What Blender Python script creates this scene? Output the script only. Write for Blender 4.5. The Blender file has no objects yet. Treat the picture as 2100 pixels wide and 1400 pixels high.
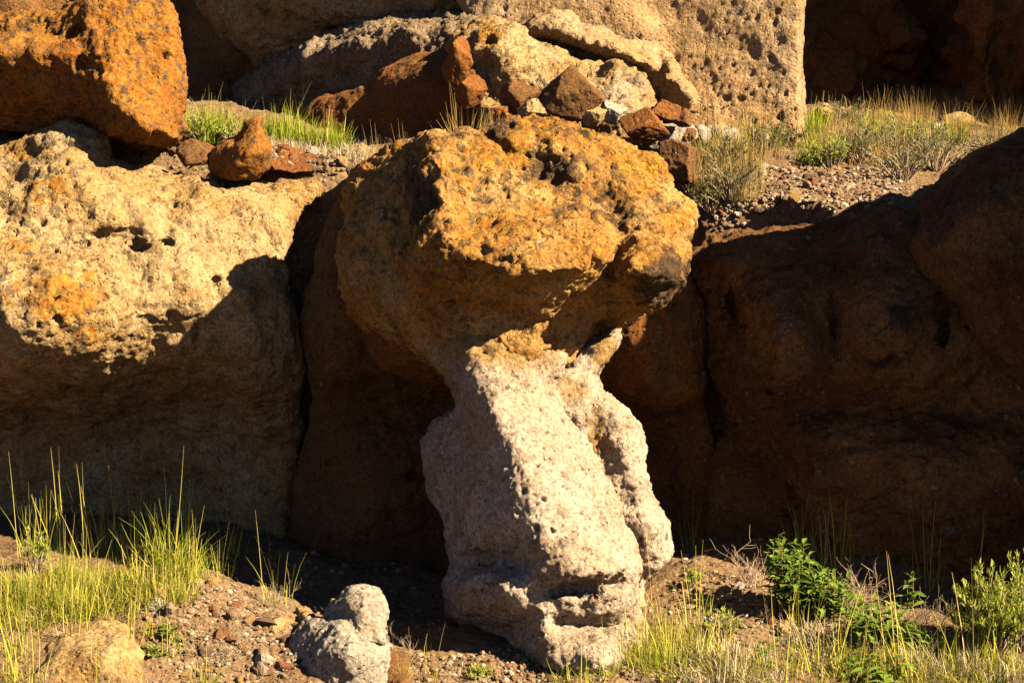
import bpy, math, random
import numpy as np
from mathutils import Vector, Matrix, Euler

R = math.radians
SC = bpy.context.scene
COL = SC.collection

# ------------------------------------------------------------------ camera, sky, sun, exposure
PXM, D0, CZ = 400.0, 12.0, 1.6            # photo pixels per metre at 12 m, eye height
cam_d = bpy.data.cameras.new('camera')
cam = bpy.data.objects.new('camera', cam_d)
COL.objects.link(cam)
cam.location = (0, 0, CZ)
cam.rotation_euler = (R(90), 0, 0)
cam_d.sensor_width = 36.0
cam_d.lens = 36.0 * D0 / (2100.0 / PXM)
cam_d.clip_start, cam_d.clip_end = 0.1, 1000
SC.camera = cam

SUN_AZ, SUN_EL = 57.0, 32.0               # azimuth to the right of straight behind the camera
sdir = Vector((math.cos(R(SUN_EL)) * math.sin(R(SUN_AZ)), -math.cos(R(SUN_EL)) * math.cos(R(SUN_AZ)), math.sin(R(SUN_EL))))
sun_d = bpy.data.lights.new('sun', 'SUN')
sun_d.energy = 5.0
sun_d.angle = R(0.5)
sun_d.color = (1.0, 0.83, 0.57)
sun = bpy.data.objects.new('sun', sun_d)
COL.objects.link(sun)
sun.rotation_euler = sdir.to_track_quat('Z', 'Y').to_euler()
sun.location = (6, -6, 12)

world = bpy.data.worlds.new('World')
SC.world = world
world.use_nodes = True
wn, wl = world.node_tree.nodes, world.node_tree.links
sky = wn.new('ShaderNodeTexSky')
sky.sky_type = 'NISHITA'
sky.sun_disc = False
sky.sun_elevation = R(SUN_EL)
sky.sun_rotation = math.atan2(sdir.x, sdir.y)
sky.altitude = 2000.0
sky.air_density = 0.25
sky.dust_density = 0.2
wn['Background'].inputs['Strength'].default_value = 0.05
wl.new(sky.outputs['Color'], wn['Background'].inputs['Color'])

SC.view_settings.view_transform = 'Standard'
SC.view_settings.look = 'None'
SC.view_settings.gamma = 1.0
SC.view_settings.use_curve_mapping = False
SC.view_settings.exposure = 2.95
SC.cycles.max_bounces = 4
SC.cycles.diffuse_bounces = 1
SC.cycles.transmission_bounces = 3
SC.cycles.transparent_max_bounces = 6

# ------------------------------------------------------------------ small tools
def P(u, v, d):
    """photo pixel and distance -> world point"""
    k = d / D0 / PXM
    return np.array([(u - 1050.0) * k, d, CZ + (700.0 - v) * k])

def tag(o, label=None, cat=None, group=None, kind=None):
    if label: o['label'] = label
    if cat: o['category'] = cat
    if group: o['group'] = group
    if kind: o['kind'] = kind
    return o

def empty(name, loc):
    o = bpy.data.objects.new(name, None)
    o.empty_display_size = 0.1
    COL.objects.link(o)
    o.location = loc
    return o

def mesh_np(name, verts, faces, mat, smooth=True, attrs=None):
    """faces: (n,3) or (n,4) int array"""
    me = bpy.data.meshes.new(name)
    verts = np.asarray(verts, np.float32)
    faces = np.asarray(faces, np.int32)
    k = faces.shape[1]
    me.vertices.add(len(verts))
    me.vertices.foreach_set('co', verts.ravel())
    me.loops.add(faces.size)
    me.loops.foreach_set('vertex_index', faces.ravel())
    me.polygons.add(len(faces))
    me.polygons.foreach_set('loop_start', np.arange(0, faces.size, k, dtype=np.int32))
    me.polygons.foreach_set('loop_total', np.full(len(faces), k, np.int32))
    me.polygons.foreach_set('use_smooth', np.full(len(faces), smooth, bool))
    me.update(calc_edges=True)
    me.validate()
    for an, av in (attrs or {}).items():
        av = np.asarray(av, np.float32)
        if av.ndim == 1:
            a = me.attributes.new(an, 'FLOAT', 'POINT'); a.data.foreach_set('value', av)
        else:
            a = me.attributes.new(an, 'FLOAT_VECTOR', 'POINT'); a.data.foreach_set('vector', av.ravel())
    if mat: me.materials.append(mat)
    return me

def obj(name, me, parent=None, loc=(0, 0, 0)):
    o = bpy.data.objects.new(name, me)
    COL.objects.link(o)
    o.location = loc
    if parent: o.parent = parent
    return o

# ------------------------------------------------------------------ noise in numpy
_rs = np.random.RandomState(7)
PERM = np.concatenate([_rs.permutation(256)] * 3).astype(np.int32)
GR = _rs.normal(size=(256, 3)); GR /= np.linalg.norm(GR, axis=1)[:, None]; GR = GR.astype(np.float32)
RND = _rs.rand(256, 6).astype(np.float32)

def hsh(ix, iy, iz):
    return PERM[PERM[PERM[ix & 255] + (iy & 255)] + (iz & 255)]

def perlin(p):
    p = p.astype(np.float32)
    i = np.floor(p).astype(np.int32)
    f = p - i
    w = f * f * f * (f * (f * 6 - 15) + 10)
    out = 0
    for dx in (0, 1):
        wx = w[:, 0] if dx else 1 - w[:, 0]
        for dy in (0, 1):
            wy = w[:, 1] if dy else 1 - w[:, 1]
            for dz in (0, 1):
                wz = w[:, 2] if dz else 1 - w[:, 2]
                g = GR[hsh(i[:, 0] + dx, i[:, 1] + dy, i[:, 2] + dz)]
                out = out + wx * wy * wz * (g[:, 0] * (f[:, 0] - dx) + g[:, 1] * (f[:, 1] - dy) + g[:, 2] * (f[:, 2] - dz))
    return out * 1.6

def fbm(p, scale, octs, gain=0.5, off=0.0, ridged=False):
    a, s, out = 1.0, scale, 0.0
    for k in range(octs):
        n = perlin(p * s + off + 17.3 * k)
        if ridged: n = 1 - 2 * np.abs(n)
        out = out + a * n
        a *= gain; s *= 2.03
    return out

def worley(p, scale, off=0.0, prob=1.0, rmin=0.14, rvar=0.34, pw=2.0):
    """scattered round spots of random radius: t = distance / radius of the spot that covers the point most, radius in metres, random numbers"""
    q = (p * scale + off).astype(np.float32)
    b = np.floor(q - 0.5).astype(np.int32)
    best = np.full(len(q), 9.0, np.float32)
    rid = np.zeros(len(q), np.int32)
    pr = np.broadcast_to(np.asarray(prob, np.float32), (len(q),))
    for dx in (0, 1):
        for dy in (0, 1):
            for dz in (0, 1):
                c = b + np.array([dx, dy, dz], np.int32)
                h = hsh(c[:, 0], c[:, 1], c[:, 2])
                r = RND[h]
                rad = rmin + rvar * r[:, 3] ** pw
                dd = np.sqrt(((q - (c + r[:, :3])) ** 2).sum(1)) / rad
                dd[r[:, 4] > pr] = 9.0
                m = dd < best
                best[m] = dd[m]; rid[m] = h[m]
    r = RND[rid]
    return best, (rmin + rvar * r[:, 3] ** pw) / scale, r[:, 5]

def sstep(a, b, x):
    t = np.clip((x - a) / (b - a), 0, 1)
    return t * t * (3 - 2 * t)

# ------------------------------------------------------------------ rocks: outline + distance points -> closed solid -> eroded mesh
def poly_sd(U, V, poly):
    """signed distance to a polygon, positive inside"""
    poly = np.asarray(poly, float)
    best = np.full(U.shape, 1e9); ins = np.zeros(U.shape, bool)
    n = len(poly)
    for i in range(n):
        x0, y0 = poly[i]; x1, y1 = poly[(i + 1) % n]
        ex, ey = x1 - x0, y1 - y0
        t = np.clip(((U - x0) * ex + (V - y0) * ey) / (ex * ex + ey * ey + 1e-9), 0, 1)
        best = np.minimum(best, np.hypot(U - x0 - t * ex, V - y0 - t * ey))
        c = ((y0 > V) != (y1 > V))
        with np.errstate(divide='ignore', invalid='ignore'):
            ins ^= c & (U < ex * (V - y0) / (ey if ey else 1e-9) + x0)
    return np.where(ins, best, -best)

def rbf(lines, U, V, step=28.0, lam=0.4, eps=0.008):
    pts = []
    for L in lines:
        if len(L) == 3 and not hasattr(L[0], '__len__'): L = [L]
        L = [np.array(q, float) for q in L]
        pts.append(L[0])
        for a, b in zip(L[:-1], L[1:]):
            n = max(1, int(np.hypot(*(b - a)[:2]) / step))
            for k in range(1, n + 1): pts.append(a + (b - a) * k / n)
    X = np.array(pts)
    xy = X[:, :2] / 100.0; z = X[:, 2]
    r = np.hypot(xy[:, None, 0] - xy[None, :, 0], xy[:, None, 1] - xy[None, :, 1])
    N = len(X)
    A = np.zeros((N + 3, N + 3)); A[:N, :N] = -np.sqrt(r * r + eps) + lam * 0.05 * np.eye(N)
    A[:N, N] = 1; A[:N, N + 1:] = xy; A[N, :N] = 1; A[N + 1:, :N] = xy.T
    w = np.linalg.solve(A, np.concatenate([z, [0, 0, 0]]))
    sh = U.shape
    g = np.stack([U.ravel() / 100.0, V.ravel() / 100.0], 1)
    out = np.empty(len(g))
    for s in range(0, len(g), 20000):
        q = g[s:s + 20000]
        rr = (q[:, None, 0] - xy[None, :, 0]) ** 2 + (q[:, None, 1] - xy[None, :, 1]) ** 2
        out[s:s + 20000] = -np.sqrt(rr + eps) @ w[:N] + w[N] + q @ w[N + 1:]
    return out.reshape(sh)

def surface_nets(F, org, stp):
    ins = F < 0
    c = ins[:-1, :-1, :-1].astype(np.int8)
    s = sum(ins[a:ins.shape[0] - 1 + a, b:ins.shape[1] - 1 + b, e:ins.shape[2] - 1 + e].astype(np.int8)
            for a in (0, 1) for b in (0, 1) for e in (0, 1))
    act = (s > 0) & (s < 8)
    idx = np.argwhere(act)
    vid = np.full(act.shape, -1, np.int32)
    vid[act] = np.arange(len(idx))
    cor = np.array([(a, b, e) for a in (0, 1) for b in (0, 1) for e in (0, 1)])
    val = np.stack([F[idx[:, 0] + k[0], idx[:, 1] + k[1], idx[:, 2] + k[2]] for k in cor], 1)
    acc = np.zeros((len(idx), 3)); cnt = np.zeros(len(idx))
    for i in range(8):
        for j in range(i + 1, 8):
            if np.abs(cor[i] - cor[j]).sum() != 1: continue
            m = (val[:, i] < 0) != (val[:, j] < 0)
            t = val[m, i] / (val[m, i] - val[m, j])
            acc[m] += cor[i] + t[:, None] * (cor[j] - cor[i]); cnt[m] += 1
    verts = (idx + acc / cnt[:, None]) * stp + org
    faces = []
    for ax in range(3):
        b, e = [(1, 2), (2, 0), (0, 1)][ax]
        sl0 = [slice(None)] * 3; sl1 = [slice(None)] * 3
        sl0[ax] = slice(0, -1); sl1[ax] = slice(1, None)
        x = ins[tuple(sl0)] != ins[tuple(sl1)]
        k = np.argwhere(x)
        ok = (k[:, b] > 0) & (k[:, e] > 0) & (k[:, b] < F.shape[b] - 1) & (k[:, e] < F.shape[e] - 1)
        k = k[ok]
        ub = np.zeros(3, int); ub[b] = 1; ue = np.zeros(3, int); ue[e] = 1
        q = [vid[tuple((k - o).T)] for o in (0 * ub, ub, ub + ue, ue)]
        q = np.stack(q, 1)
        fl = ins[tuple(k.T)]
        q[~fl] = q[~fl][:, ::-1]
        faces.append(q)
    return verts, np.concatenate(faces)

def normals(V, F):
    a = V[F[:, 2]] - V[F[:, 0]]; b = V[F[:, 3]] - V[F[:, 1]]
    fn = np.cross(a, b)
    n = np.zeros_like(V)
    for k in range(4):
        for c in range(3):
            n[:, c] += np.bincount(F[:, k], fn[:, c], len(V))
    return n / (np.linalg.norm(n, axis=1)[:, None] + 1e-12)

def relax(V, F, it, lam=0.5):
    e = np.concatenate([F[:, [0, 1]], F[:, [1, 2]], F[:, [2, 3]], F[:, [3, 0]]])
    deg = np.bincount(e[:, 0], minlength=len(V)) + 1e-9
    for _ in range(it):
        s = np.stack([np.bincount(e[:, 0], V[e[:, 1], c], len(V)) for c in range(3)], 1)
        V = V + lam * (s / deg[:, None] - V)
    return V

def field(uv, spots):
    """soft patches given as (u, v, ru, rv, strength) in photo pixels"""
    out = np.zeros(len(uv))
    for (u, v, ru, rv, s) in spots:
        out = np.maximum(out, s * (1 - sstep(0.1, 1.6, np.hypot((uv[:, 0] - u) / ru, (uv[:, 1] - v) / rv))))
    return out

SEED = [0]
def rock(name, outline, lines, back, mat, vox=0.012, rnd=0.12, brnd=0.35, parent=None, coarse=0.05, mid=0.018, fine=0.006,
         pits=1.0, pebbles=0.5, pit_scale=13.0, carve=(), lichen=(), stain=(), pale=(), strata=0.0, cscale=2.2, smooth_it=2, face=0.0, eps=0.008, step=28.0):
    SEED[0] += 1
    off = SEED[0] * 13.7
    poly = np.asarray(outline, float)
    dref = np.mean([q[2] for L in lines for q in ([L] if not hasattr(L[0], '__len__') else L)])
    spx = vox * PXM * D0 / dref                       # voxel in photo pixels
    u0, u1 = poly[:, 0].min() - 3 * spx, poly[:, 0].max() + 3 * spx
    v0, v1 = poly[:, 1].min() - 3 * spx, poly[:, 1].max() + 3 * spx
    us = np.arange(u0, u1, spx); vs = np.arange(v0, v1, spx)
    U, V = np.meshgrid(us, vs, indexing='ij')
    s = poly_sd(U, V, poly) * vox / spx               # metres
    D = rbf(lines, U, V, step=step, eps=eps)
    def dome(r): 
        t = np.clip(s / r, 0, 1)
        return r * (1 - np.sqrt(np.clip(1 - (1 - t) ** 2, 0, 1)))
    Df = D + dome(rnd)
    B = (rbf(back, U, V) if hasattr(back, '__len__') else np.full(U.shape, float(back))) - dome(brnd)
    B = np.maximum(B, Df - 0.02 + 0 * B)
    gu, gv = np.gradient(Df, vox)
    g = np.sqrt(1 + np.clip(gu * gu + gv * gv, 0, 30))
    ds = np.arange(Df[s > -0.01].min() - 4 * vox, B[s > -0.01].max() + 4 * vox, vox)
    dd = ds[None, None, :]
    F = np.maximum(np.maximum((Df[..., None] - dd) / g[..., None], dd - B[..., None]), -s[..., None]).astype(np.float32)
    for (cu, cv, cd, ru, rv, rd) in carve:            # hollows: ellipsoids in pixels, pixels, metres
        E = np.sqrt(((U - cu) / ru) ** 2 + ((V - cv) / rv) ** 2)[..., None] ** 2 + ((dd - cd) / rd) ** 2
        E = (np.sqrt(E) - 1) * min(ru * vox / spx, rv * vox / spx, rd)
        F = np.maximum(F, -E.astype(np.float32))
    X, Q = surface_nets(F, np.array([u0, v0, ds[0]]), np.array([spx, spx, vox]))
    k = X[:, 2] / D0 / PXM
    W = np.stack([(X[:, 0] - 1050) * k, X[:, 2], CZ + (700 - X[:, 1]) * k], 1)
    Q = Q[:, ::-1]
    n = normals(W, Q)
    if n[np.argmin(X[:, 2]), 1] > 0: Q = Q[:, ::-1]
    W = relax(W, Q, smooth_it)
    n = normals(W, Q)
    uv = X[:, :2]
    h = coarse * (fbm(W, cscale, 3, 0.55, off) + 0.45 * (0.4 - np.abs(fbm(W, cscale * 2.6, 2, 0.6, off + 41))))
    if face:                                            # broken facets
        wq = W + 0.12 * np.stack([fbm(W, 2, 2, .5, off + a) for a in (1, 5, 9)], 1)
        h += 0.06 * (np.abs(perlin(wq * face)) + np.abs(perlin(wq * face * 2.1 + 5)) * 0.5 - 0.4)
    W = W + n * h[:, None]
    n = normals(W, Q)
    m1 = 0.6 * fbm(W, 9.0, 3, 0.6, off + 3) + 0.5 * (0.35 - np.abs(fbm(W, 6.0, 3, 0.6, off + 13)))
    h = mid * m1
    h += fine * 1.3 * fbm(W, 38.0, 2, 0.8, off + 9)
    if strata:
        st = np.stack([W[:, 0] * 3.0 + W[:, 2] * 1.5, W[:, 1] * 3.5, W[:, 2] * 8 - W[:, 0] * 2.5], 1)
        h -= strata * sstep(0.88, 0.97, 1 - np.abs(fbm(st, 0.9, 3, 0.6, off))) * sstep(-0.1, 0.4, fbm(W, 3.0, 2, .5, off + 31))
    dens = sstep(-0.5, 0.6, fbm(W, 1.6, 2, .5, off + 21))
    peb = np.zeros(len(W)); pebr = np.zeros(len(W))
    jit = 0.012 * np.stack([perlin(W * 30 + a) for a in (1, 5, 9)], 1)
    for sc_, pb, pp in ((pit_scale * 0.8, 0.20, 0.15), (pit_scale * 1.6, 0.60, 0.45), (pit_scale * 2.5, 0.75, 0.5)):
        t, rad, rr = worley(W + jit, sc_, off, pb * pits * (0.15 + 1.2 * dens), 0.10, 0.38)
        h -= rad * (0.8 + 0.9 * rr) * (1 - sstep(0.45, 1.05, t))
        t, rad, rr = worley(W + jit, sc_ * 1.1, off + 55, pp * pebbles, 0.12, 0.32)
        h += 0.5 * rad * np.sqrt(np.clip(1 - t * t, 0, 1))
        peb = np.where(t < 1, 1.0, peb); pebr = np.where(t < 1, rr, pebr)
    W = W + n * h[:, None]
    base = np.array([W[:, 0].mean(), W[:, 1].mean(), W[:, 2].min()])
    if parent is not None: base = np.array(parent.location)
    me = mesh_np(name, W - base, Q, mat, True, dict(
        lichen=field(uv, lichen), stain=field(uv, stain), pale=field(uv, pale), pebble=peb, pebble_tone=pebr, rel=np.clip(m1, -1, 1)))
    return obj(name, me, parent, (0, 0, 0) if parent is not None else base)

# ------------------------------------------------------------------ materials
class NT:
    def __init__(s, name):
        s.m = bpy.data.materials.new(name); s.m.use_nodes = True
        s.n, s.l = s.m.node_tree.nodes, s.m.node_tree.links
        s.b = s.n['Principled BSDF']
        s.b.inputs['Roughness'].default_value = 0.92
        s.b.inputs['Specular IOR Level'].default_value = 0.12
    def set(s, sock, v):
        if isinstance(v, bpy.types.NodeSocket): s.l.new(v, sock)
        elif isinstance(v, (tuple, list)): sock.default_value = (*v, 1) if len(v) == 3 and sock.type == 'RGBA' else v
        else: sock.default_value = v
    def coord(s):
        return s.n.new('ShaderNodeTexCoord').outputs['Object']
    def mapping(s, co, scale, loc=(0, 0, 0), rot=(0, 0, 0)):
        t = s.n.new('ShaderNodeMapping'); s.l.new(co, t.inputs[0])
        t.inputs['Scale'].default_value = scale; t.inputs['Location'].default_value = loc; t.inputs['Rotation'].default_value = rot
        return t.outputs[0]
    def noise(s, co, scale, detail=5, rough=0.6, dist=0.0):
        t = s.n.new('ShaderNodeTexNoise'); s.l.new(co, t.inputs['Vector'])
        t.inputs['Scale'].default_value = scale; t.inputs['Detail'].default_value = detail
        t.inputs['Roughness'].default_value = rough; t.inputs['Distortion'].default_value = dist
        return t.outputs[0]
    def voro(s, co, scale, feature='F1', out='Distance'):
        t = s.n.new('ShaderNodeTexVoronoi'); t.feature = feature; s.l.new(co, t.inputs['Vector'])
        t.inputs['Scale'].default_value = scale
        return t.outputs[out]
    def attr(s, name):
        t = s.n.new('ShaderNodeAttribute'); t.attribute_name = name
        return t.outputs['Fac']
    def objrand(s):
        return s.n.new('ShaderNodeObjectInfo').outputs['Random']
    def math(s, op, a, b=0.0, clamp=False):
        t = s.n.new('ShaderNodeMath'); t.operation = op; t.use_clamp = clamp
        s.set(t.inputs[0], a); s.set(t.inputs[1], b)
        return t.outputs[0]
    def rng(s, x, a, b, c=0.0, d=1.0):
        t = s.n.new('ShaderNodeMapRange'); t.interpolation_type = 'SMOOTHSTEP'
        s.set(t.inputs[0], x)
        for i, q in enumerate((a, b, c, d)): t.inputs[i + 1].default_value = q
        return t.outputs[0]
    def mix(s, f, a, b, mode='MIX'):
        t = s.n.new('ShaderNodeMix'); t.data_type = 'RGBA'; t.blend_type = mode
        s.set(t.inputs[0], f); s.set(t.inputs[6], a); s.set(t.inputs[7], b)
        return t.outputs[2]
    def ramp(s, x, stops, interp='LINEAR'):
        t = s.n.new('ShaderNodeValToRGB'); t.color_ramp.interpolation = interp
        e = t.color_ramp.elements
        while len(e) < len(stops): e.new(0.5)
        for k, (p, c) in enumerate(stops): e[k].position = p; e[k].color = (*c, 1)
        s.l.new(x, t.inputs[0])
        return t.outputs[0]
    def bump(s, h, strength, dist):
        t = s.n.new('ShaderNodeBump'); t.inputs['Strength'].default_value = strength; t.inputs['Distance'].default_value = dist
        s.l.new(h, t.inputs['Height']); s.l.new(t.outputs[0], s.b.inputs['Normal'])

ALB = 0.26
def rock_mat(name, c1, c2, c3, lich0=0.0, lcol=((0.50, 0.17, 0.012), (0.52, 0.30, 0.03)), pebc=None, grain=0.42, speck=0.5, bump=1.0, dark0=0.0, palec=(0.56, 0.46, 0.34)):
    t = NT(name); co = t.coord()
    big = t.noise(co, 1.7, 5, 0.6, 0.4)
    med = t.noise(co, 6.5, 7, 0.68, 0.2)
    fin = t.noise(co, 55, 4, 0.65)
    col = t.mix(t.rng(big, 0.38, 0.62), c1, c2)
    col = t.mix(t.rng(med, 0.50, 0.68, 0, 0.8), col, c3)
    # pebbles that sit in the matrix
    pc = pebc or ((0.0, (0.10, 0.07, 0.05)), (0.35, (0.30, 0.22, 0.15)), (0.6, (0.42, 0.24, 0.08)), (0.85, (0.50, 0.42, 0.32)))
    col = t.mix(t.math('MULTIPLY', t.attr('pebble'), 0.72), col, t.ramp(t.attr('pebble_tone'), pc, 'CONSTANT'))
    # small grains
    vc = t.n.new('ShaderNodeTexVoronoi'); t.l.new(co, vc.inputs['Vector']); vc.inputs['Scale'].default_value = 75
    sepr = t.n.new('ShaderNodeSeparateColor'); t.l.new(vc.outputs['Color'], sepr.inputs[0])
    gr = t.math('MULTIPLY', t.rng(sepr.outputs[0], 0.70, 0.74), t.rng(vc.outputs['Distance'], 0.48, 0.30))
    col = t.mix(t.math('MULTIPLY', gr, speck), col, t.ramp(sepr.outputs[1], ((0.0, (0.07, 0.05, 0.04)), (0.4, (0.16, 0.10, 0.06)), (0.82, (0.55, 0.47, 0.36)), (0.92, (0.38, 0.16, 0.05))), 'CONSTANT'))
    # pale faces, dark varnish
    n2 = t.noise(co, 11, 6, 0.7)
    pal = t.rng(t.math('ADD', t.attr('pale'), t.math('MULTIPLY', t.math('SUBTRACT', n2, 0.5), 1.3)), 0.15, 0.95)
    col = t.mix(pal, col, palec)
    n3 = t.noise(t.mapping(co, (1, 1, 0.6)), 6.5, 9, 0.76)
    st = t.rng(t.math('ADD', t.math('ADD', t.attr('stain'), dark0), t.math('MULTIPLY', t.math('SUBTRACT', n3, 0.5), 2.0)), 0.40, 0.72)
    col = t.mix(t.math('MULTIPLY', st, 0.88), col, (0.045, 0.030, 0.020))
    # lichen crusts: orange, yellow, grey
    n4 = t.noise(co, 14, 9, 0.78, 0.25); n5 = t.noise(co, 4.5, 4, 0.6)
    la = t.math('ADD', t.attr('lichen'), lich0)
    lm = t.rng(t.math('ADD', t.math('MULTIPLY', la, 0.5), t.math('ADD', t.math('MULTIPLY', t.math('SUBTRACT', n4, 0.5), 1.3), t.math('MULTIPLY', t.math('SUBTRACT', n5, 0.5), 0.9))), 0.42, 0.455)
    lc = t.mix(t.rng(t.noise(co, 21, 5, 0.6), 0.42, 0.6), lcol[0], lcol[1])
    col = t.mix(t.math('MULTIPLY', lm, 0.9), col, lc)
    gv = t.rng(t.noise(t.mapping(co, (1, 1, 1), (5, 3, 1)), 15, 7, 0.72), 0.545, 0.575)
    col = t.mix(t.math('MULTIPLY', t.math('MULTIPLY', gv, t.rng(la, 0.0, 0.6)), 0.75), col, (0.085, 0.075, 0.058))
    # grain
    v = t.rng(fin, 0.3, 0.7, 1 - grain, 1 + grain * 0.6)
    col = t.mix(1.0, col, (ALB, ALB, ALB), 'MULTIPLY')
    hsv = t.n.new('ShaderNodeHueSaturation'); t.l.new(col, hsv.inputs['Color']); t.l.new(v, hsv.inputs['Value'])
    t.l.new(hsv.outputs[0], t.b.inputs['Base Color'])
    wv = t.n.new('ShaderNodeTexVoronoi'); t.l.new(t.mapping(co, (1, 1, 1), (2, 7, 4)), wv.inputs['Vector']); wv.inputs['Scale'].default_value = 34
    sw = t.n.new('ShaderNodeSeparateColor'); t.l.new(wv.outputs['Color'], sw.inputs[0])
    holes = t.math('MULTIPLY', t.rng(wv.outputs['Distance'], 0.42, 0.16), t.rng(sw.outputs[0], 0.55, 0.6))
    hb = t.math('ADD', t.math('MULTIPLY', t.noise(co, 32, 9, 0.72), 1.6), t.math('MULTIPLY', vc.outputs['Distance'], -0.30))
    hb = t.math('SUBTRACT', hb, t.math('MULTIPLY', holes, 0.8))
    hb = t.math('MULTIPLY', hb, t.rng(t.noise(co, 3.2, 4, .6), 0.35, 0.65, 0.35, 1.0))
    t.bump(hb, bump * .8, 0.02)
    return t.m

TAN = rock_mat('tan_tuff', (0.63, 0.42, 0.19), (0.57, 0.335, 0.115), (0.51, 0.25, 0.06), lich0=0.28)
CAP = rock_mat('cap_rock', (0.70, 0.40, 0.12), (0.62, 0.27, 0.04), (0.40, 0.155, 0.02), lich0=0.14, dark0=0.26, bump=1.2)
WHITE = rock_mat('pale_pillar', (0.68, 0.535, 0.41), (0.62, 0.45, 0.31), (0.52, 0.36, 0.22), lich0=-0.9, speck=0.32, palec=(0.46, 0.27, 0.09))
ORANGE = rock_mat('orange_boulder', (0.48, 0.20, 0.022), (0.44, 0.15, 0.014), (0.34, 0.15, 0.03), lich0=0.45, lcol=((0.45, 0.15, 0.012), (0.50, 0.24, 0.03)))
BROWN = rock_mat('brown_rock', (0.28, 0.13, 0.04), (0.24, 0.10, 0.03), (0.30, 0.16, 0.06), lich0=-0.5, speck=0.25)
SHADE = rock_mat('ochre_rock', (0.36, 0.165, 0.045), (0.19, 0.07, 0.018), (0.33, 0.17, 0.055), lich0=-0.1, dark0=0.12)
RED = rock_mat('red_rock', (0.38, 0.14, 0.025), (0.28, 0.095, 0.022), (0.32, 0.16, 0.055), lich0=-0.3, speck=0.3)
CLIFF = rock_mat('cliff_tuff', (0.62, 0.41, 0.22), (0.60, 0.36, 0.155), (0.52, 0.29, 0.10), lich0=-0.4, pebc=((0.0, (0.12, 0.07, 0.04)), (0.3, (0.44, 0.25, 0.08)), (0.55, (0.30, 0.17, 0.08)), (0.8, (0.58, 0.48, 0.34))))
SLAB = rock_mat('conglomerate', (0.42, 0.30, 0.19), (0.38, 0.25, 0.14), (0.34, 0.22, 0.11), lich0=-0.7, speck=0.8)
GREY = rock_mat('pale_boulder', (0.58, 0.50, 0.40), (0.52, 0.42, 0.31), (0.45, 0.35, 0.24), lich0=-0.9, speck=0.25)

# ------------------------------------------------------------------ ground: one sheet, z over (x, y)
GLOW = [  # photo pixel + distance of ground points: foot of the rocks
 (-150,1400,10.9),(0,1400,10.9),(200,1395,11.0),(420,1398,11.0),(640,1400,11.05),(850,1398,11.1),(1050,1398,11.1),(1300,1398,11.1),(1550,1400,11.1),(1800,1400,11.1),(2100,1400,11.1),(2300,1400,11.1),
 (0,1290,11.35),(200,1265,11.4),(400,1260,11.45),(560,1290,11.45),(700,1350,11.35),(860,1345,11.4),(1000,1345,11.4),(1150,1345,11.4),(1320,1310,11.6),(1330,1250,11.95),(1250,1300,11.7),
 (0,1180,11.8),(150,1170,11.85),(300,1165,11.9),(430,1180,11.85),(520,1215,11.8),(600,1250,11.75),(680,1285,11.75),(780,1315,11.75),(900,1300,11.8),
 (0,1180,12.2),(200,1170,12.3),(450,1200,12.3),(650,1230,12.4),(800,1240,12.5),(900,1230,12.6),
 (0,1120,13.0),(300,1120,13.0),(600,1150,13.1),(850,1160,13.2),(850,1140,14.2),(1100,1140,14.3),(0,1090,13.7),(300,1090,13.7),(600,1100,13.7),(1150,1160,13.2),(1400,1130,13.0),
 (1420,1180,12.3),(1500,1160,12.5),(1600,1160,12.5),(1700,1180,12.4),(1850,1210,12.2),(2000,1240,12.0),(2150,1270,11.8),(2300,1300,11.6),
 (1450,1260,11.8),(1600,1270,11.75),(1800,1290,11.65),(2000,1310,11.55),(1450,1330,11.4),(1800,1340,11.35),(2100,1350,11.3),(1600,1110,13.0),(1800,1120,13.0),(2100,1140,13.0)]
GUP = [   # and of the terraces above
 (0,345,13.7),(250,345,13.6),(400,366,13.5),(560,370,13.5),(690,376,13.55),(740,352,13.7),(450,308,14.15),(640,315,14.2),(720,305,14.4),(400,278,14.6),(500,268,14.9),(640,280,14.9),(760,300,14.7),(900,290,14.5),
 (1000,260,14.5),(1250,270,14.4),(1330,300,14.2),(1400,330,14.0),
 (1440,500,12.95),(1440,440,13.3),(1450,380,13.8),(1470,320,14.4),(1450,290,14.9),(1560,270,15.2),(1640,262,15.4),(1700,240,15.9),(1800,235,16.3),(1950,240,16.3),(2100,235,16.3),(2300,230,16.3),
 (1600,470,13.0),(1750,420,13.2),(1850,400,13.5),(1600,400,13.7),(1750,350,14.2),(1900,340,14.4),(2050,320,14.6),(2300,300,14.8),(1600,330,14.6),(1750,290,15.2),(1950,280,15.4),
 (2000,400,13.6),(2300,400,13.6)]
class Level:
    def __init__(s, pts, extra):
        g = s.g = np.concatenate([np.array([P(*q) for q in pts]), np.array(extra, float)])
        xy = g[:, :2]; N = len(xy)
        r = np.sqrt(((xy[:, None] - xy[None]) ** 2).sum(2) + 0.004)
        A = np.zeros((N + 3, N + 3)); A[:N, :N] = -r + 0.02 * np.eye(N)
        A[:N, N] = 1; A[:N, N + 1:] = xy; A[N, :N] = 1; A[N + 1:, :N] = xy.T
        s.w = np.linalg.solve(A, np.concatenate([g[:, 2], [0, 0, 0]]))
    def __call__(s, x, y):
        out = np.empty(len(x))
        for k in range(0, len(x), 20000):
            e = slice(k, k + 20000)
            rr = np.sqrt((x[e, None] - s.g[None, :, 0]) ** 2 + (y[e, None] - s.g[None, :, 1]) ** 2 + 0.004)
            out[e] = -rr @ s.w[:-3] + s.w[-3] + x[e] * s.w[-2] + y[e] * s.w[-1]
        return out
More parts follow.
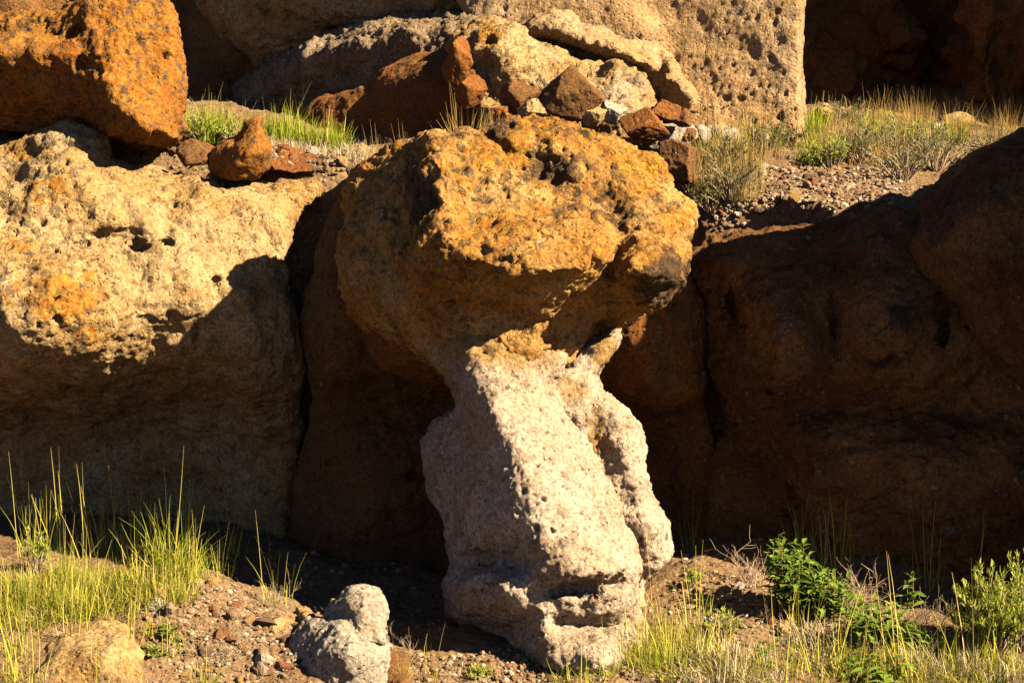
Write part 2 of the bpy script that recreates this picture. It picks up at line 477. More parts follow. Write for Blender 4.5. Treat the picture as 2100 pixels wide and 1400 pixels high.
LOW = Level(GLOW, [(-6, 9, -0.3), (6, 9, -0.3), (0, 9, -0.35), (-6, 13, 0.5), (6, 13, 0.5), (0, 5, -0.6), (-6, 5, -0.6), (6, 5, -0.6), (0, 15, 1.0), (-6, 15, 1.0), (6, 15, 1.0)])
UPP = Level(GUP, [(-6, 13, 2.4), (-6, 16, 3.4), (6, 13, 2.3), (6, 16, 3.3), (0, 17.5, 3.4), (-4, 18, 3.6), (4, 18, 3.6), (0, 12, 2.1), (-4, 12.6, 2.1), (4, 12, 2.1)])
def ground_base(x, y):
    x = np.atleast_1d(np.asarray(x, float)); y = np.atleast_1d(np.asarray(y, float))
    cx, cy = np.clip(x, -6.5, 6.5), np.clip(y, 4, 19)
    ds = np.interp(cx, [-1.75, -1.45, -1.0, -0.85, 0.95, 1.12, 1.55, 1.8, 5], [14.45, 13.85, 13.85, 14.4, 14.4, 13.6, 13.5, 13.05, 13.02])
    k = sstep(-0.10, 0.10, cy - ds)
    out = (1 - k) * LOW(cx, np.minimum(cy, 14)) + k * UPP(cx, np.maximum(cy, 12.4))
    return out + 0.25 * np.maximum(y - cy, 0) - 0.02 * np.maximum(cy - y, 0)
def ground_z(x, y):
    z = ground_base(x, y)
    p = np.stack([np.atleast_1d(x), np.atleast_1d(y), np.zeros(np.size(x))], 1)
    return z + 0.035 * fbm(p, 2.2, 2, .5, 3.1) + 0.014 * fbm(p, 9, 3, .6, 8.8)
def hit(u, v, d0=10.6, d1=18.0):
    """ground point seen at a photo pixel"""
    ds = np.linspace(d0, d1, 600)
    k = ds / D0 / PXM
    x, z = (u - 1050) * k, CZ + (700 - v) * k
    g = ground_z(x, ds)
    i = np.argmax(g >= z) if (g >= z).any() else len(ds) - 1
    return np.array([x[i], ds[i], g[i]])

def build_ground():
    xs = np.concatenate([-np.geomspace(150, 4.2, 16), np.arange(-4.0, 4.6, 0.021), np.geomspace(4.8, 150, 16)])
    ys = np.concatenate([[-150, -70, -30, -12, -3, 2, 5, 7.5, 9, 9.8], np.arange(10.4, 12.9, 0.016), np.arange(12.9, 16.8, 0.024), np.geomspace(17.2, 200, 18)])
    X, Y = np.meshgrid(xs, ys, indexing='ij')
    x, y = X.ravel(), Y.ravel()
    z = ground_z(x, y)
    p = np.stack([x, y, z], 1)
    near = (np.abs(x) < 5) & (y > 9.5) & (y < 17.5)
    q = p[near]
    h = 0.007 * fbm(q, 38, 2, .6, 2.0)
    for sc_, a in ((17, 1.0), (31, 0.8)):
        t, rad, rr = worley(q, sc_, 4.0, 0.8, 0.15, 0.35, 1.0)
        h += a * 0.6 * rad * np.sqrt(np.clip(1 - t * t, 0, 1))
    h += 0.012 * (0.4 - np.abs(fbm(q, 14, 3, .65, 12.0)))
    z[near] += h
    nx, ny = len(xs), len(ys)
    i = np.arange((nx - 1) * (ny - 1)); a = (i // (ny - 1)) * ny + i % (ny - 1)
    F = np.stack([a, a + ny, a + ny + 1, a + 1], 1)
    t = NT('gravelly_soil'); co = t.coord()
    col = t.mix(t.rng(t.noise(co, 2.2, 5), .4, .62), (0.25, 0.16, 0.09), (0.20, 0.12, 0.062))
    vc = t.n.new('ShaderNodeTexVoronoi'); t.l.new(co, vc.inputs['Vector']); vc.inputs['Scale'].default_value = 38
    se = t.n.new('ShaderNodeSeparateColor'); t.l.new(vc.outputs['Color'], se.inputs[0])
    st = t.ramp(se.outputs[0], ((0, (0.13, 0.085, 0.055)), (.2, (0.28, 0.19, 0.115)), (.45, (0.19, 0.10, 0.055)), (.65, (0.34, 0.25, 0.165)), (.85, (0.11, 0.08, 0.065))), 'CONSTANT')
    col = t.mix(t.math('MULTIPLY', t.rng(vc.outputs['Distance'], .5, .3), .8), col, st)
    col = t.mix(t.rng(t.noise(co, 60, 4), .5, .72, 0, .6), col, (0.13, 0.08, 0.045))
    col = t.mix(1.0, col, (.40, .385, .33), 'MULTIPLY')
    t.l.new(col, t.b.inputs['Base Color'])
    t.bump(t.math('ADD', t.noise(co, 90, 5, .7), t.math('MULTIPLY', vc.outputs['Distance'], -1.0)), 0.8, 0.012)
    g = obj('ground', mesh_np('ground', np.stack([x, y, z], 1), F, t.m))
    tag(g, kind='structure', label='stony brown soil of the slope between the rocks')
    return g
build_ground()

# ------------------------------------------------------------------ the balanced rock
bal = empty('balanced_rock', P(1120, 1330, 11.8))
tag(bal, 'mushroom shaped balanced rock, orange speckled cap on a pale narrow pillar', 'rock formation')

cap_out = [(728,352),(770,325),(830,303),(868,282),(890,272),(932,290),(985,262),(1030,240),(1100,232),(1180,243),(1260,262),(1330,298),(1368,330),(1388,372),(1378,392),(1405,415),(1428,438),(1428,462),(1410,492),(1415,530),(1404,572),(1380,600),(1330,632),(1290,660),(1266,690),(1248,718),(1215,745),(1165,762),(1100,765),(1000,762),(930,757),(903,738),(860,722),(800,700),(757,676),(728,640),(713,600),(707,540),(712,470),(722,400)]
cap_lines = [
 [(885,280,12.05),(888,330,11.85),(902,400,11.62),(912,450,11.5),(905,500,11.4),(950,530,11.30),(1050,552,11.2),(1130,562,11.18),(1195,560,11.25),(1238,520,11.42),(1246,480,11.58)],   # front lobe: shoulder and lip
 [(932,295,12.15),(1040,345,12.1),(1110,385,11.98),(1180,425,11.85),(1240,468,11.72)],                     # front lobe: top edge
 (980,360,11.95),(1000,430,11.66),(1060,490,11.42),(1120,480,11.52),(1160,510,11.38),(960,450,11.58),(1060,410,11.8),
 [(985,290,12.55),(1030,326,12.42),(1066,352,12.34),(1135,392,12.2),(1205,438,12.08),(1266,470,11.96),(1268,520,11.84),(1232,580,11.7),(1180,615,11.56)],   # crease to the rear and right lobes
 [(960,285,12.45),(1030,244,12.66),(1100,236,12.74),(1180,247,12.74),(1260,266,12.74),(1330,300,12.68),(1370,335,12.6),(1388,372,12.55)],   # rear lobe crest
 (1050,285,12.36),(1130,310,12.33),(1220,310,12.42),(1180,360,12.2),(1280,340,12.4),(1340,370,12.42),(1290,385,12.22),
 [(1395,408,12.3),(1330,415,12.14),(1290,440,11.98),(1300,480,11.74),(1290,520,11.52),(1278,550,11.44)],
 [(1426,442,12.25),(1395,470,11.92),(1370,500,11.7),(1350,535,11.5),(1335,558,11.44)],
 [(1412,500,11.95),(1406,545,11.72),(1388,570,11.6)],
 [(1278,562,11.44),(1335,570,11.44),(1388,580,11.64)],
 [(1235,615,11.82),(1290,618,11.86),(1340,615,11.95),(1372,600,12.0)],
 [(1215,650,12.02),(1265,655,12.08),(1300,648,12.12)],
 [(930,570,11.42),(1020,590,11.34),(1110,600,11.34),(1180,615,11.6)],
 [(900,650,11.72),(990,655,11.58),(1090,668,11.62),(1165,675,11.9)],
 [(905,720,11.86),(950,735,11.70),(1050,745,11.66),(1140,745,11.84),(1210,725,12.1)],
 [(930,765,11.95),(1090,770,11.9)],
 [(735,352,12.62),(722,420,12.5),(712,500,12.42),(713,590,12.36),(740,650,12.34),(800,698,12.2)],
 [(830,310,12.36),(815,380,12.16),(805,460,12.02),(800,540,11.95),(815,620,11.95),(850,690,12.0)],
 [(865,300,12.16),(862,380,11.88),(862,460,11.68),(860,540,11.6),(870,620,11.68)],
 (770,330,12.5)]
rock('cap', cap_out, cap_lines, 13.0, CAP, vox=0.0115, rnd=0.13, brnd=0.4, parent=bal, coarse=0.055, mid=0.028, fine=0.005, pits=1.0, pebbles=0.4, strata=0.018,
     carve=[(1140,326,12.30,13,11,0.06),(1045,328,12.26,22,12,0.10),(1200,352,12.22,12,12,0.06),(1250,350,12.36,8,8,0.05),(1300,335,12.42,7,7,0.05),(1110,405,11.9,8,8,0.04)],
     lichen=[(1000,330,120,55,1.0),(1000,470,120,70,.75),(1120,270,160,40,.95),(1310,330,90,80,1.0),(820,310,60,25,1.1),(1390,445,50,45,1.0),(1230,400,120,60,.55),(960,400,70,120,.8),(800,450,80,120,.45),(1250,500,20,60,.6)],
     stain=[(1100,350,120,30,.4),(1250,420,120,40,.35),(1180,270,120,25,.35),(950,330,40,40,.35),(1000,265,80,30,.4),(860,400,40,80,.45),(1380,560,60,60,.55),(1340,590,60,40,.5),(960,560,90,25,.15),(1140,560,120,25,.15),(930,300,40,25,.3)])
rock('cap_lobe', [(735,620),(736,690),(752,735),(800,765),(860,780),(920,800),(980,800),(990,680),(900,620),(800,580)],
     [[(740,640,12.6),(745,700,12.58),(765,740,12.6)],[(820,690,12.42),(840,750,12.5),(920,790,12.6)],(900,700,12.3),(960,760,12.3)], 13.1, RED, vox=0.016, rnd=0.12, parent=bal, coarse=0.03)

pil_out = [(875,690),(960,670),(1060,680),(1165,680),(1160,730),(1146,790),(1160,840),(1196,884),(1228,930),(1250,980),(1258,1020),(1282,1075),(1302,1130),(1312,1175),(1302,1200),(1306,1250),(1322,1290),(1330,1330),(1320,1370),(1060,1370),(1000,1330),(960,1312),(925,1265),(916,1200),(934,1158),(918,1110),(902,1060),(880,1010),(866,970),(868,905),(898,862),(936,838),(930,805),(908,760)]
pil_lines = [
 [(950,690,11.70),(955,720,11.64),(962,760,11.60),(985,830,11.55),(1010,890,11.46),(1042,970,11.34),(1058,1040,11.26),(1078,1110,11.2),(1098,1165,11.18),(1112,1200,11.2),(1108,1250,11.2),(1112,1335,11.26)],
 [(1040,700,11.66),(1040,740,11.60),(1060,800,11.56),(1095,880,11.48),(1130,950,11.38),(1155,1030,11.28),(1175,1100,11.2),(1195,1155,11.12)],
 [(1150,700,11.80),(1138,740,11.74),(1142,800,11.76),(1180,875,11.74),(1222,940,11.72),(1246,990,11.66),(1272,1070,11.6),(1294,1140,11.52),(1302,1180,11.5)],
 [(1130,1172,11.14),(1190,1172,11.07),(1240,1172,11.1),(1288,1160,11.28)],                   # brow
 [(1130,1240,11.24),(1180,1240,11.26),(1240,1232,11.3),(1295,1225,11.42)],(1222,1200,11.2),
 [(1140,1256,11.24),(1220,1252,11.28),(1290,1252,11.42)],[(1150,1278,11.36),(1225,1276,11.44),(1290,1280,11.5)],[(1180,1312,11.24),(1260,1304,11.34),(1310,1304,11.5)],[(1120,1360,11.2),(1220,1360,11.1),(1310,1360,11.3)],
 [(872,910,12.2),(870,970,12.15),(905,1060,12.05),(922,1120,11.98)],
 [(885,700,11.92),(910,745,11.88),(925,790,11.88),(942,840,11.92),(945,900,11.92),(935,980,11.85),(955,1060,11.75),(965,1130,11.68)],
 [(975,880,11.72),(995,970,11.56),(1005,1060,11.48),(1030,1130,11.42)],
 [(925,1158,12.05),(985,1148,11.82),(1045,1142,11.56),(1085,1150,11.34)],                      # crease above the lower bulge
 [(924,1198,11.86),(965,1185,11.54),(1030,1185,11.3),(1085,1195,11.2)],
 [(940,1245,11.82),(1000,1238,11.46),(1060,1235,11.24)],
 [(975,1285,11.9),(1050,1280,11.6),(1100,1276,11.4)],[(1010,1330,11.8),(1070,1330,11.5)]]
rock('pillar', pil_out, pil_lines, 12.55, WHITE, vox=0.0095, rnd=0.09, brnd=0.3, parent=bal, coarse=0.035, mid=0.022, fine=0.004, pits=1.1, pebbles=0.9, pit_scale=17,
     carve=[(1188,1206,11.2,50,24,0.13),(1150,1214,11.22,28,14,.10),(1262,1195,11.28,34,19,0.13),(1010,1300,11.5,60,12,.1),(1160,945,11.4,40,10,.05),(1200,960,11.45,26,8,.05)], pale=[(1030,705,190,60,1.0),(905,780,40,60,.8),(905,960,50,110,.4),(1000,1200,90,60,.35)])  # ochre blends the neck into the cap and paints warm shade on the left face
rock('side_pillar', [(1120,800),(1140,775),(1172,735),(1210,695),(1266,672),(1268,698),(1246,734),(1220,768),(1232,802),(1266,830),(1298,862),(1316,900),(1314,960),(1338,1028),(1362,1078),(1369,1110),(1379,1136),(1345,1172),(1318,1186),(1322,1225),(1340,1270),(1345,1330),(1200,1330),(1140,1100)],
     [[(1160,780,11.86),(1200,790,11.84),(1250,845,11.8),(1285,880,11.78),(1300,950,11.76),(1318,1030,11.74),(1345,1090,11.7),(1352,1135,11.68),(1320,1172,11.74)],
      [(1160,830,11.80),(1205,862,11.80),(1228,900,11.80),(1250,960,11.79),(1266,1020,11.77),(1286,1080,11.74),(1302,1150,11.72)],
      [(1225,850,11.8),(1258,900,11.76),(1276,970,11.78),(1292,1040,11.76)],
      [(1255,685,12.0),(1240,715,11.96),(1215,755,11.9)],[(1190,730,11.96),(1225,700,12.0)],[(1320,1210,11.95),(1335,1300,11.95)],[(1312,900,11.9),(1336,1040,11.85),(1372,1125,11.8)]], 12.75, WHITE, vox=0.011, rnd=0.06, brnd=0.25, parent=bal, coarse=0.03, mid=0.02, fine=0.006, pits=.6, pebbles=.7, pit_scale=15, pale=[(1225,920,40,110,.8),(1180,800,50,50,.7),(1240,720,30,50,1.0)])  # ochre on the left strip paints in its warm bounced light

# ------------------------------------------------------------------ rocks to the left
def big(name, label, cat, *a, **k):
    return tag(rock(name, *a, **k), label, cat)

big('rock_ledge', 'wide sunlit tan ledge, pitted, orange lichen patches, undercut below', 'rock ledge',
 [(-160,285),(-60,300),(0,292),(50,285),(95,258),(150,255),(190,268),(212,285),(222,330),(300,348),(420,366),(520,372),(600,372),(655,380),(660,405),(640,420),(605,448),(588,470),(596,500),(586,540),(592,575),(585,600),(605,640),(618,700),(622,780),(612,870),(600,1000),(590,1200),(0,1200),(-160,1200)],
 [[(-150,300,13.75),(0,310,13.60),(95,270,13.50),(150,262,13.50),(205,290,13.45),(225,340,13.45),(330,355,13.60),(480,376,13.60),(600,380,13.63),(650,392,13.63)],
  [(-150,430,13.20),(0,420,13.15),(100,400,13.10),(220,410,13.10),(350,420,13.25),(480,425,13.35),(600,425,13.50)],
  [(0,520,12.85),(130,500,12.93),(240,490,13.05),(350,500,13.05),(480,500,13.20),(580,500,13.37)],
  [(0,590,12.67),(100,575,12.63),(190,590,12.70),(260,590,12.85),(400,575,12.97),(500,570,13.13),(580,575,13.31)],
  [(0,650,12.63),(80,650,12.51),(160,650,12.57),(240,660,12.75),(330,650,12.87),(400,625,12.95),(500,606,13.07),(590,604,13.23)],     # lip
  [(0,700,12.70),(70,730,12.63),(150,720,12.67),(230,705,12.81)],
  [(40,765,12.79),(120,765,12.85),(200,745,12.91),(300,695,12.97),(400,660,13.01),(500,640,13.05),(590,640,13.21)],
  [(0,790,13.27),(100,792,13.31),(200,785,13.33),(300,755,13.27),(400,725,13.09),(500,700,13.03),(600,720,13.23)],[(440,775,13.22),(520,785,13.2),(590,800,13.3)],[(460,850,13.7),(530,860,13.55),(590,870,13.5)],[(500,960,13.8),(580,960,13.65)],
  [(-100,850,14.0),(0,860,14.05),(200,860,14.05),(360,850,13.9)],[(0,1000,14.2),(300,1000,14.2)],[(0,1180,14.2),(480,1150,14.0),(580,1150,13.6)]],
 15.2, TAN, vox=0.0138, rnd=0.16, brnd=0.3, coarse=0.055, cscale=2.8, mid=0.013, fine=0.005, pits=1.0, pebbles=0.45,
 carve=[(235,480,13.01,55,22,.12),(170,500,12.91,30,14,.1),(285,505,13.07,20,14,.07),(345,500,13.07,14,11,.06),(195,535,12.85,22,9,.06),(150,300,13.39,26,14,.06),(195,318,13.39,18,20,.08),(405,565,12.98,12,12,.05),(440,578,13.03,16,16,.06),(130,590,12.60,10,10,.05),(100,645,12.48,9,9,.05),(40,655,12.53,20,8,.06),(215,610,12.73,9,8,.05),(55,505,12.95,8,6,.04),(110,345,13.25,7,6,.04)],
 lichen=[(130,620,85,65,1.15),(180,600,40,60,1.0),(80,400,70,40,.75),(60,310,90,25,.7),(20,500,60,60,.5),(280,490,60,30,.4),(400,370,100,12,.6),(560,390,80,15,.5),(180,680,60,40,.8),(30,600,40,60,.6)],
 stain=[(80,730,80,35,.35),(250,470,70,35,.25),(400,680,30,60,.55),(580,720,40,60,.4),(110,690,60,30,.3)], pale=[(150,290,70,30,.45),(420,520,150,70,.3)])

big('boulder', 'huge angular orange lichened boulder sitting on the tan ledge', 'boulder',
 [(-140,75),(0,32),(60,27),(130,14),(165,-10),(215,-70),(320,-70),(340,8),(352,40),(362,100),(374,150),(380,205),(376,236),(384,262),(370,290),(335,300),(290,296),(235,282),(190,266),(140,258),(80,262),(0,266),(-140,262)],
 [[(165,0,13.56),(178,60,13.46),(190,110,13.38),(205,160,13.32),(222,200,13.28),(250,245,13.24),(300,275,13.26),(350,285,13.36)],
  [(240,-20,13.60),(250,60,13.50),(270,130,13.42),(300,200,13.36)],[(330,20,13.64),(350,120,13.58),(362,220,13.50),(372,270,13.50)],
  [(0,40,13.80),(80,38,13.72),(140,30,13.60)],[(0,78,13.70),(90,82,13.62),(160,98,13.46)],[(0,92,13.52),(80,96,13.48),(150,112,13.40)],
  [(0,140,13.55),(80,150,13.52),(150,150,13.45),(190,165,13.40)],[(0,200,13.65),(100,205,13.62),(180,205,13.50)],[(0,250,13.80),(100,245,13.80),(190,250,13.65)],[(250,275,13.45),(320,292,13.50)]],
 14.8, ORANGE, vox=0.013, rnd=0.09, brnd=0.4, coarse=0.045, mid=0.022, fine=0.008, pits=.6, pebbles=.5, pit_scale=15,
 lichen=[(280,130,100,130,.9),(120,60,80,30,.5)], stain=[(60,60,110,35,.5),(130,130,50,40,.35),(250,240,70,25,.45),(60,200,120,50,.2),(330,50,20,40,.3)], carve=[(150,70,13.54,18,14,.08),(165,130,13.40,16,22,.06)])

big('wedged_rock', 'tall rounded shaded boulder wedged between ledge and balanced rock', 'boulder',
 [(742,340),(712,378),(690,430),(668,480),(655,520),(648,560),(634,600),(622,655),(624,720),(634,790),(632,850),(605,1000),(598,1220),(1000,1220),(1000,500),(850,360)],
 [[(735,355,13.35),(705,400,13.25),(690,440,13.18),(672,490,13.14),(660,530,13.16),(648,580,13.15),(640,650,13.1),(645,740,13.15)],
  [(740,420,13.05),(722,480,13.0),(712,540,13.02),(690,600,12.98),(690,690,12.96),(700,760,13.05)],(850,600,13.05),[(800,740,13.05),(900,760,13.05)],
  [(650,820,13.3),(720,830,13.3),(800,830,13.3),(900,840,13.35)],[(640,880,13.35),(750,890,13.25),(900,900,13.22)],[(630,1050,13.4),(750,1050,13.22),(950,1050,13.2)],[(630,1200,13.4),(950,1200,13.2)]], 14.9, BROWN, vox=0.016, rnd=0.12, coarse=0.035, stain=[(700,560,60,30,.3)], pale=[(712,480,25,60,.35)], strata=.015)  # pale patch puts the sunlit strip into the rock's colour

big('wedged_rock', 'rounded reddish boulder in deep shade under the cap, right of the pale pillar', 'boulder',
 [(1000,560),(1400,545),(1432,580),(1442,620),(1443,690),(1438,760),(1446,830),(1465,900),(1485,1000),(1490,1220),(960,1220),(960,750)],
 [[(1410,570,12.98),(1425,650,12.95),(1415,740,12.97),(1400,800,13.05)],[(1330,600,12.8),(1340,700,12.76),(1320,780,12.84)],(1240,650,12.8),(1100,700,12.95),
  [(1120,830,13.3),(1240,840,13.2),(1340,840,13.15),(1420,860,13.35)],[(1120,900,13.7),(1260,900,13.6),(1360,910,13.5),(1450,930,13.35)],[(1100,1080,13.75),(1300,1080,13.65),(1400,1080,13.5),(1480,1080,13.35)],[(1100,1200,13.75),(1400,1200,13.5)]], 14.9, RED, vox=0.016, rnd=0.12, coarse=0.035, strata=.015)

# ------------------------------------------------------------------ rocks to the right
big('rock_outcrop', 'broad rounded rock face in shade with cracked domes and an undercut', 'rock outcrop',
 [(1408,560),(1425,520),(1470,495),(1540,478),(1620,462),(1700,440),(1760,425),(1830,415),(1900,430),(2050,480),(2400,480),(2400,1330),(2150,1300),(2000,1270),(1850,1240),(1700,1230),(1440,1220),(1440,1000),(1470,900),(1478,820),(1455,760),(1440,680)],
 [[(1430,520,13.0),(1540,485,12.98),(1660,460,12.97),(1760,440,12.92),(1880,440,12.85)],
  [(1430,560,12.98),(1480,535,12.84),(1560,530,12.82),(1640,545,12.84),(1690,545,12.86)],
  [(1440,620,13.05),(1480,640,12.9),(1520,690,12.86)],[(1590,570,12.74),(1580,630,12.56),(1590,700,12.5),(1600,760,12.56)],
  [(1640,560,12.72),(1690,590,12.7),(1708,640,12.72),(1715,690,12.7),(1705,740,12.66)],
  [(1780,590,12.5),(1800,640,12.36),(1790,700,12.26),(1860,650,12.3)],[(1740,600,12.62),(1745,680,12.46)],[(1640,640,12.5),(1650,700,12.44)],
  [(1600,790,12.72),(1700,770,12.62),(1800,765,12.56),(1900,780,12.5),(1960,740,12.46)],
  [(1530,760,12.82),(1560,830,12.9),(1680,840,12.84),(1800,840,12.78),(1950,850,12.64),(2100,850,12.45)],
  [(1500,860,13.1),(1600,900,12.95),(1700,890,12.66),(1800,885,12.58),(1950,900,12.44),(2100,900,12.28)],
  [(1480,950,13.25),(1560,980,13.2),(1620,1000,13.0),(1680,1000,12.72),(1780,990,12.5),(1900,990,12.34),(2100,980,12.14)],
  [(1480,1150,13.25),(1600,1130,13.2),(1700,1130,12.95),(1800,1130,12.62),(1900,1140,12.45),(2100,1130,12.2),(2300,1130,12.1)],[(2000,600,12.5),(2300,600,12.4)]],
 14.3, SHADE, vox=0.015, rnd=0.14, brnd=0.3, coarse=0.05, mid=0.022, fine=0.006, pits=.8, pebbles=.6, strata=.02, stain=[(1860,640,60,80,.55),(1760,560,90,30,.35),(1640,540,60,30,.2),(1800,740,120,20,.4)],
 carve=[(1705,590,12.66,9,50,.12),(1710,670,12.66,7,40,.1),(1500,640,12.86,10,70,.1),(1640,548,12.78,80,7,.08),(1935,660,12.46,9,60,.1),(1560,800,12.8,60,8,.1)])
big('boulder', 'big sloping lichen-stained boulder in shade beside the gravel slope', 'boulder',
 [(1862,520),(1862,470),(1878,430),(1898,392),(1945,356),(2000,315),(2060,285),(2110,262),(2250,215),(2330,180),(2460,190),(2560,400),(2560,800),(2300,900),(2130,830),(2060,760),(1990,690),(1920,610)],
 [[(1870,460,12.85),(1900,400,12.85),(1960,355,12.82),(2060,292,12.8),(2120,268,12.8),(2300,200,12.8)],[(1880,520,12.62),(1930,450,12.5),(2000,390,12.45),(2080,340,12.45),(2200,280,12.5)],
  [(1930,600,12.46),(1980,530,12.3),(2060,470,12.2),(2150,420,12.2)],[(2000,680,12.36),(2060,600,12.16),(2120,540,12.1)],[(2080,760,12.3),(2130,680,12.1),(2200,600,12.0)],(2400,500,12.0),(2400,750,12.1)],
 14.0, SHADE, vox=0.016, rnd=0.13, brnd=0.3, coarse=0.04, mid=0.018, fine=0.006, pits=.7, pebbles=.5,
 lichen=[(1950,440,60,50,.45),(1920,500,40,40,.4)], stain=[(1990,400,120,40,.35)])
# the cliff goes on beyond the right edge and keeps the sun off the rocks above
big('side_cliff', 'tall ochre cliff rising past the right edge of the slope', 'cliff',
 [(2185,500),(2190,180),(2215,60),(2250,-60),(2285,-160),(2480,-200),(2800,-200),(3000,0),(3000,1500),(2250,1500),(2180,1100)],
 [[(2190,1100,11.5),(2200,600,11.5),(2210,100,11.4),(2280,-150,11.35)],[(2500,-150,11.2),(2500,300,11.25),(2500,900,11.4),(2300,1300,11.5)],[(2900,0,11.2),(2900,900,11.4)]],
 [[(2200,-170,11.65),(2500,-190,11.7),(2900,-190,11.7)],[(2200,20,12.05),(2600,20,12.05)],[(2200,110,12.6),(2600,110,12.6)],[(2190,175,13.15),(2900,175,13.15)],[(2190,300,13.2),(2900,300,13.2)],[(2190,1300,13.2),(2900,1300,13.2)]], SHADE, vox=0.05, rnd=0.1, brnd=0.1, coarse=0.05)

# ------------------------------------------------------------------ cliffs at the back
big('cliff_wall', 'sunlit tan cliff wall dotted with countless small holes', 'cliff',
 [(880,-90),(1655,-90),(1650,0),(1642,60),(1640,130),(1644,190),(1646,240),(1648,300),(1500,340),(1100,340),(1000,100)],
 [[(900,-60,15.6),(1000,30,15.4),(1100,100,15.3),(1200,200,15.3)],[(1300,-60,15.25),(1380,100,15.2),(1420,300,15.05)],[(1520,-60,15.1),(1530,120,15.05),(1540,300,14.98)],[(1635,-60,15.0),(1632,120,14.96),(1638,290,14.92)],
  [(1150,-60,15.3),(1250,0,15.2),(1330,60,15.15)]],
 19.0, CLIFF, vox=0.017, rnd=0.05, brnd=0.3, coarse=0.025, mid=0.010, fine=0.004, pits=1.4, pebbles=.8, pit_scale=12)
big('cliff_overhang', 'dark leaning cliff overhang above the sloping conglomerate slab', 'cliff',
 [(378,-120),(1180,-120),(1180,60),(1000,60),(900,60),(800,70),(720,85),(650,110),(590,140),(540,155),(500,132),(450,85),(412,40),(395,0)],
 [[(390,-90,17.2),(410,20,17.2),(470,90,17.1),(540,140,17.1)],[(480,-90,16.6),(520,40,16.7),(580,110,16.9)],[(650,-90,16.15),(680,20,16.35),(690,85,16.6)],[(760,-90,15.85),(790,10,16.0),(810,70,16.3)],[(860,-90,15.8),(880,10,15.85),(900,50,16.1)],[(1000,-90,15.6),(1050,30,15.65)],(1150,0,15.5)],
 18.8, TAN, vox=0.02, rnd=0.2, brnd=0.3, coarse=0.05, mid=0.022, fine=0.008, pits=1.0, pebbles=.6, pit_scale=10)
big('conglomerate_slab', 'sloping slab of grey brown pebbly conglomerate leaning under the cliff overhang', 'rock slab',
 [(425,225),(445,195),(480,172),(530,150),(545,120),(600,100),(660,82),(720,60),(770,42),(830,25),(900,16),(980,24),(1060,40),(1120,60),(1120,320),(440,320)],
 [[(440,215,17.2),(540,140,16.8),(620,100,16.4),(700,72,16.05),(830,35,15.75),(960,30,15.5),(1080,60,15.3)],[(560,165,16.5),(640,115,16.0),(720,90,15.7),(850,55,15.4),(960,50,15.2)],[(480,250,17.0),(600,190,16.3),(700,150,15.85),(780,120,15.5),(860,90,15.26),(960,75,15.12)],[(480,300,17.0),(560,290,16.6),(700,220,15.85),(800,160,15.42),(900,110,15.15)],(1000,150,15.1),(1000,300,15.1),(700,310,15.5),(1100,200,15.2)],
 17.8, SLAB, vox=0.017, rnd=0.08, brnd=0.3, coarse=0.045, mid=0.035, fine=0.012, pits=.7, pebbles=1.0, pit_scale=9)
big('red_outcrop', 'smooth dark red rock face with a bright orange top edge', 'rock outcrop',
 [(625,225),(650,205),(705,185),(760,172),(775,145),(800,130),(850,112),(905,102),(922,115),(960,160),(1010,210),(1010,340),(700,340),(640,290)],
 [[(640,225,15.5),(700,195,15.35),(762,178,15.25)],[(780,150,15.2),(850,118,15.08),(905,106,15.0)],[(790,170,14.95),(850,145,14.8),(912,128,14.72)],[(650,270,15.3),(720,260,15.05)],[(765,200,15.05),(770,280,15.0)],[(800,220,14.88),(860,200,14.72),(880,260,14.7)],[(940,200,14.6),(980,280,14.6)],(720,330,15.0),(850,330,14.7)],
 16.4, RED, vox=0.016, rnd=0.04, coarse=0.03, mid=0.01, fine=0.004, pits=.2, pebbles=.1, lichen=[(850,130,80,22,1.0)])  # orange along the top edge paints in its sunlit rim
big('knobbly_outcrop', 'knobbly pale tan rock heap with an orange hollow below the cliff', 'rock outcrop',
 [(918,100),(930,75),(975,48),(1010,40),(1065,52),(1085,75),(1130,85),(1170,100),(1188,125),(1230,122),(1270,130),(1305,158),(1335,195),(1348,230),(1350,300),(1020,300),(985,225),(955,170),(925,135)],
 [[(930,95,14.6),(985,55,14.6),(1060,58,14.6)],[(940,120,14.45),(975,130,14.4),(1000,180,14.38)],[(985,90,14.36),(1020,85,14.3),(1060,90,14.36)],[(1000,130,14.4),(1040,140,14.28),(1090,130,14.3),(1130,110,14.45)],[(1060,190,14.35),(1110,170,14.28),(1160,140,14.35)],[(1200,140,14.6),(1260,160,14.4),(1320,200,14.35)],[(1180,200,14.3),(1260,210,14.2),(1330,230,14.15)],[(1050,250,14.3),(1200,280,14.2),(1340,280,14.1)]],
 16.0, TAN, vox=0.014, rnd=0.05, face=2.2, coarse=0.05, mid=0.03, fine=0.009, pits=.8, pebbles=.7, pit_scale=10,
 carve=[(1002,72,14.32,16,22,.12),(1075,75,14.42,10,12,.06),(962,150,14.36,5,50,.08)], lichen=[(1002,72,22,26,1.2),(1070,110,50,30,.35)], pale=[(1260,190,90,60,.55),(1140,110,50,30,.4),(1110,180,40,60,.3)])
